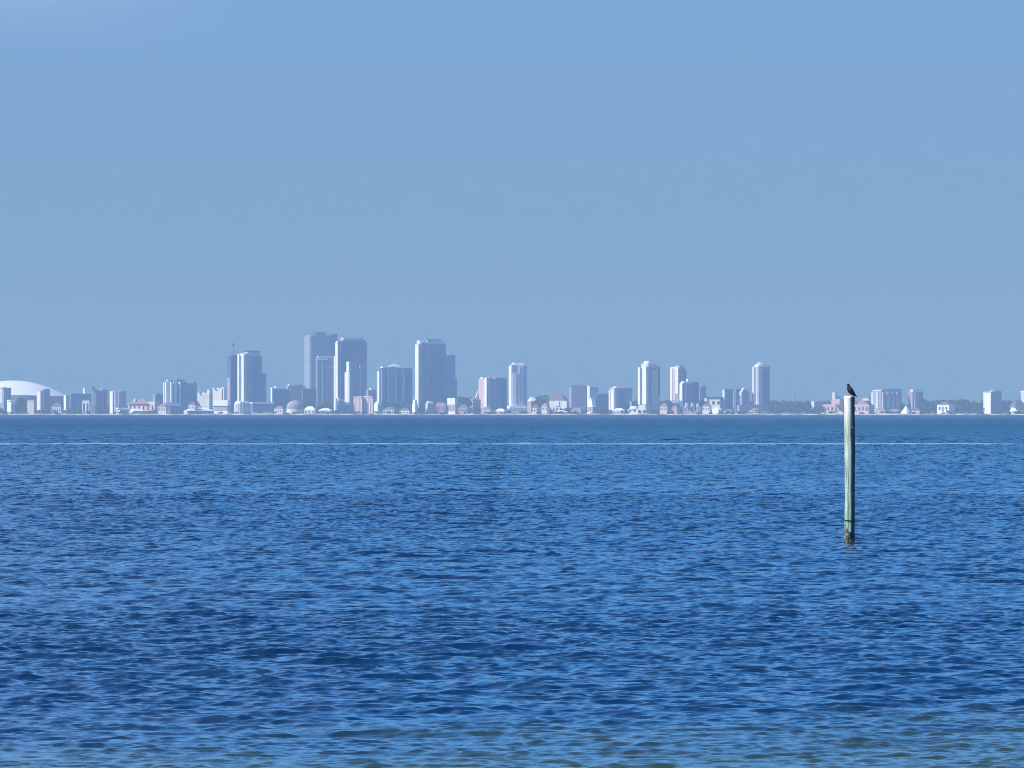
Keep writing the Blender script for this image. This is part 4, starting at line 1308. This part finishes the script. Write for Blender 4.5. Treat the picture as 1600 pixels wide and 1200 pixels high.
for i, (x0, x1, ew, rd, wm, rm, lb) in enumerate(SMALL):
    b = B('boat_shed' if 'shed' in lb else 'house', lb, 'shed' if 'shed' in lb else 'house', x0, x1, 15035 + 3 * (i % 4), f=3 + i % 3, yaw=-18 - 3 * (i % 4))
    b.body(ew, wm)
    b.hip(x0 - .7, x1 + .7, ew, rd, rm)
    b.windows(3 + i % 3, ew + 2.2, min(645.4, ew + 5.4), .4)

# slim poles
D = 14700
p = thing('channel_marker', 'dark channel marker post with a wide board on top, off the blue grey block', 'marker', (wx(116, D), D, 0))
bm = bmesh.new(); add_tube(bm, (0, 0, -2), (0, 0, wz(630, D)), .85, .75, 10); link('post', bm, M['black'], p)
bm = bmesh.new(); add_box(bm, -2.9, 2.9, -.5, .3, wz(631.5, D), wz(629.2, D)); add_box(bm, -1.6, 1.6, -.45, .25, wz(633, D), wz(631.6, D)); link('board', bm, M['black'], p)
D = 15500
p = thing('mast', 'short dark mast standing above the woods between the domed tower and the pink hotel', 'mast', (wx(1243, D), D, GZ))
bm = bmesh.new(); add_tube(bm, (0, 0, 0), (0, 0, wz(617.5, D)), .9, .7, 8); link('pole', bm, M['slate'], p)
bm = bmesh.new(); add_box(bm, -1.3, 1.3, -.8, .8, wz(620, D), wz(616.8, D)); link('antenna', bm, M['slate'], p)


# ------------------------------------------------------------------ trees of the far shore
def leaf_cloud(bm, cx, cy, cz, rx, ry, rz, n, size, rg):
    """many small leaf-clump faces through an uneven volume"""
    lobes = [(rg.uniform(-.55, .55), rg.uniform(-.5, .5), rg.uniform(-.45, .5), rg.uniform(.35, .65)) for _ in range(6)]
    for _ in range(n):
        lx, ly, lz, lr = rg.choice(lobes)
        a, c = rg.uniform(0, 2 * math.pi), rg.uniform(-1, 1)
        rr = lr * rg.uniform(.5, 1.0) ** .5
        q_ = math.sqrt(1 - c * c)
        p = Vector((cx + rx * (lx + rr * q_ * math.cos(a)), cy + ry * (ly + rr * q_ * math.sin(a)), cz + rz * (lz + rr * c)))
        e = Euler((rg.uniform(0, 6.3), rg.uniform(0, 6.3), rg.uniform(0, 6.3))).to_matrix()
        s_ = size * rg.uniform(.6, 1.3)
        vs = [bm.verts.new(p + e @ Vector((math.cos(t) * s_ * (1 if i % 2 else .7), math.sin(t) * s_, rg.uniform(-.25, .25) * s_))) for i, t in enumerate((0, 1.25, 2.5, 3.8, 5.0))]
        bm.faces.new(vs)


def make_tree(label, px, top, wpx, D, seed, group='round trees along the far shore'):
    rg = random.Random(seed)
    t = thing('tree', label, 'tree', (wx(px, D), D, GZ), 0, group)
    h = wz(top, D) - GZ
    r = wpx * PX * D / 2
    bm = bmesh.new()
    add_tube(bm, (0, 0, 0), (rg.uniform(-.5, .5), 0, h * .45), .55, .35, 7)
    for q_ in range(4):
        a = q_ * 1.6 + rg.uniform(-.3, .3)
        add_tube(bm, (0, 0, h * .38), (r * .5 * math.cos(a), r * .5 * math.sin(a), h * rg.uniform(.6, .75)), .28, .12, 6)
    link('trunk', bm, M['bark'], t)
    bm = bmesh.new()
    leaf_cloud(bm, 0, 0, h * .60, r * 1.05, r, h * .46, 520, max(.7, r * .13), rg)
    link('crown', bm, M['leaf'], t)
    return t


TREES = [
    ('big mauve looking round tree beside the house with the white pitched roof', 846, 619, 24, 15150),
    ('broad tree between the low white house and the low cream block under the dome', 32, 620.5, 18, 15200),
    ('tree on the waterfront behind the low grey house beside the stubby mauve tower', 89, 624, 17, 15300),
    ('rounded tree between the pavilion ringed in white and the grey blue office tower', 484, 623, 20, 15150),
    ('wide tree behind the bright white box above its white base', 719, 616.5, 22, 15350),
    ('lower tree between the white box and the sail roofed hall', 731, 622, 17, 15200),
    ('tree between the round striped tower and the mauve and white striped tower', 1040, 621, 20, 15350),
    ('small tree at the foot of the tower with the pink cap', 944, 634, 16, 15080),
    ('tree in front of the narrow lilac block, above the row of small gables', 1099, 625, 15, 15250),
    ('round tree close to the white tent shaped house', 1411, 630, 12, 15090),
    ('tree against the shaded side of the smaller lone lilac tower', 1448, 627, 13, 15150),
    ('tree at the foot of the white sided square tower', 1571, 628, 16, 15150),
    ('tree between the violet blue slab and the flat brown roof', 888, 636, 14, 15080),
    ('tree just behind the small white wedge by the wide blue tower', 660, 636, 12, 15080),
    ('tree between the long white shed and the lumpy white building', 307, 628, 13, 15150),
]
for i, (lb, px, top, wp, D) in enumerate(TREES):
    make_tree(lb, px, top, wp, D, 100 + i)

# the continuous woods behind and between everything: one far mass
rg = random.Random(55)
bm = bmesh.new()
spans = [(-40, 120, 632, 640), (120, 480, 629, 638), (470, 760, 628, 638), (715, 760, 620, 626), (820, 1050, 626, 634), (1030, 1180, 625, 632),
         (1196, 1300, 625.5, 626.5), (1300, 1470, 627, 630), (1440, 1545, 624.5, 626), (1560, 1640, 625.5, 627)]
for x0, x1, t0, t1 in spans:
    px = x0
    while px < x1:
        D = rg.uniform(15550, 15750)
        top = rg.uniform(t0, t1) + rg.uniform(-1, 1)
        h = wz(top, D) - GZ
        r = rg.uniform(5, 11)
        leaf_cloud(bm, wx(px, D), D, GZ + h * .55, r * 1.2, r, h * .5, 170, 1.7, rg)
        add_tube(bm, (wx(px, D), D, GZ), (wx(px, D), D, GZ + h * .5), .5, .3, 5)
        px += rg.uniform(2.5, 6)
# low shrubbery in the front row
for x0, x1, t0, t1 in ((1196, 1290, 630, 636), (1440, 1470, 630, 636), (1490, 1540, 630, 636), (1560, 1600, 632, 638), (60, 130, 638, 642), (200, 340, 640, 643), (430, 560, 640, 643), (690, 800, 636, 642), (820, 960, 638, 643), (1030, 1130, 634, 641)):
    px = x0
    while px < x1:
        D = rg.uniform(15110, 15190)
        h = wz(rg.uniform(t0, t1), D) - GZ
        r = rg.uniform(3, 7)
        leaf_cloud(bm, wx(px, D), D, GZ + h * .5, r * 1.3, r, h * .5, 70, 1.3, rg)
        px += rg.uniform(3, 7)
# ragged waterfront planting between the houses
px = -20
while px < 1620:
    D = rg.uniform(15012, 15028)
    h = rg.uniform(2.0, 6.5)
    r = rg.uniform(2.0, 5.5)
    leaf_cloud(bm, wx(px, D), D, GZ + h * .5, r * 1.3, r * .8, h * .5, 60, 1.0, rg)
    px += rg.choice((2.0, 3.5, 6, 9, 16, 24)) * rg.uniform(.7, 1.3)
tag(link('woods', bm, M['leaf']), label=None, kind='stuff')
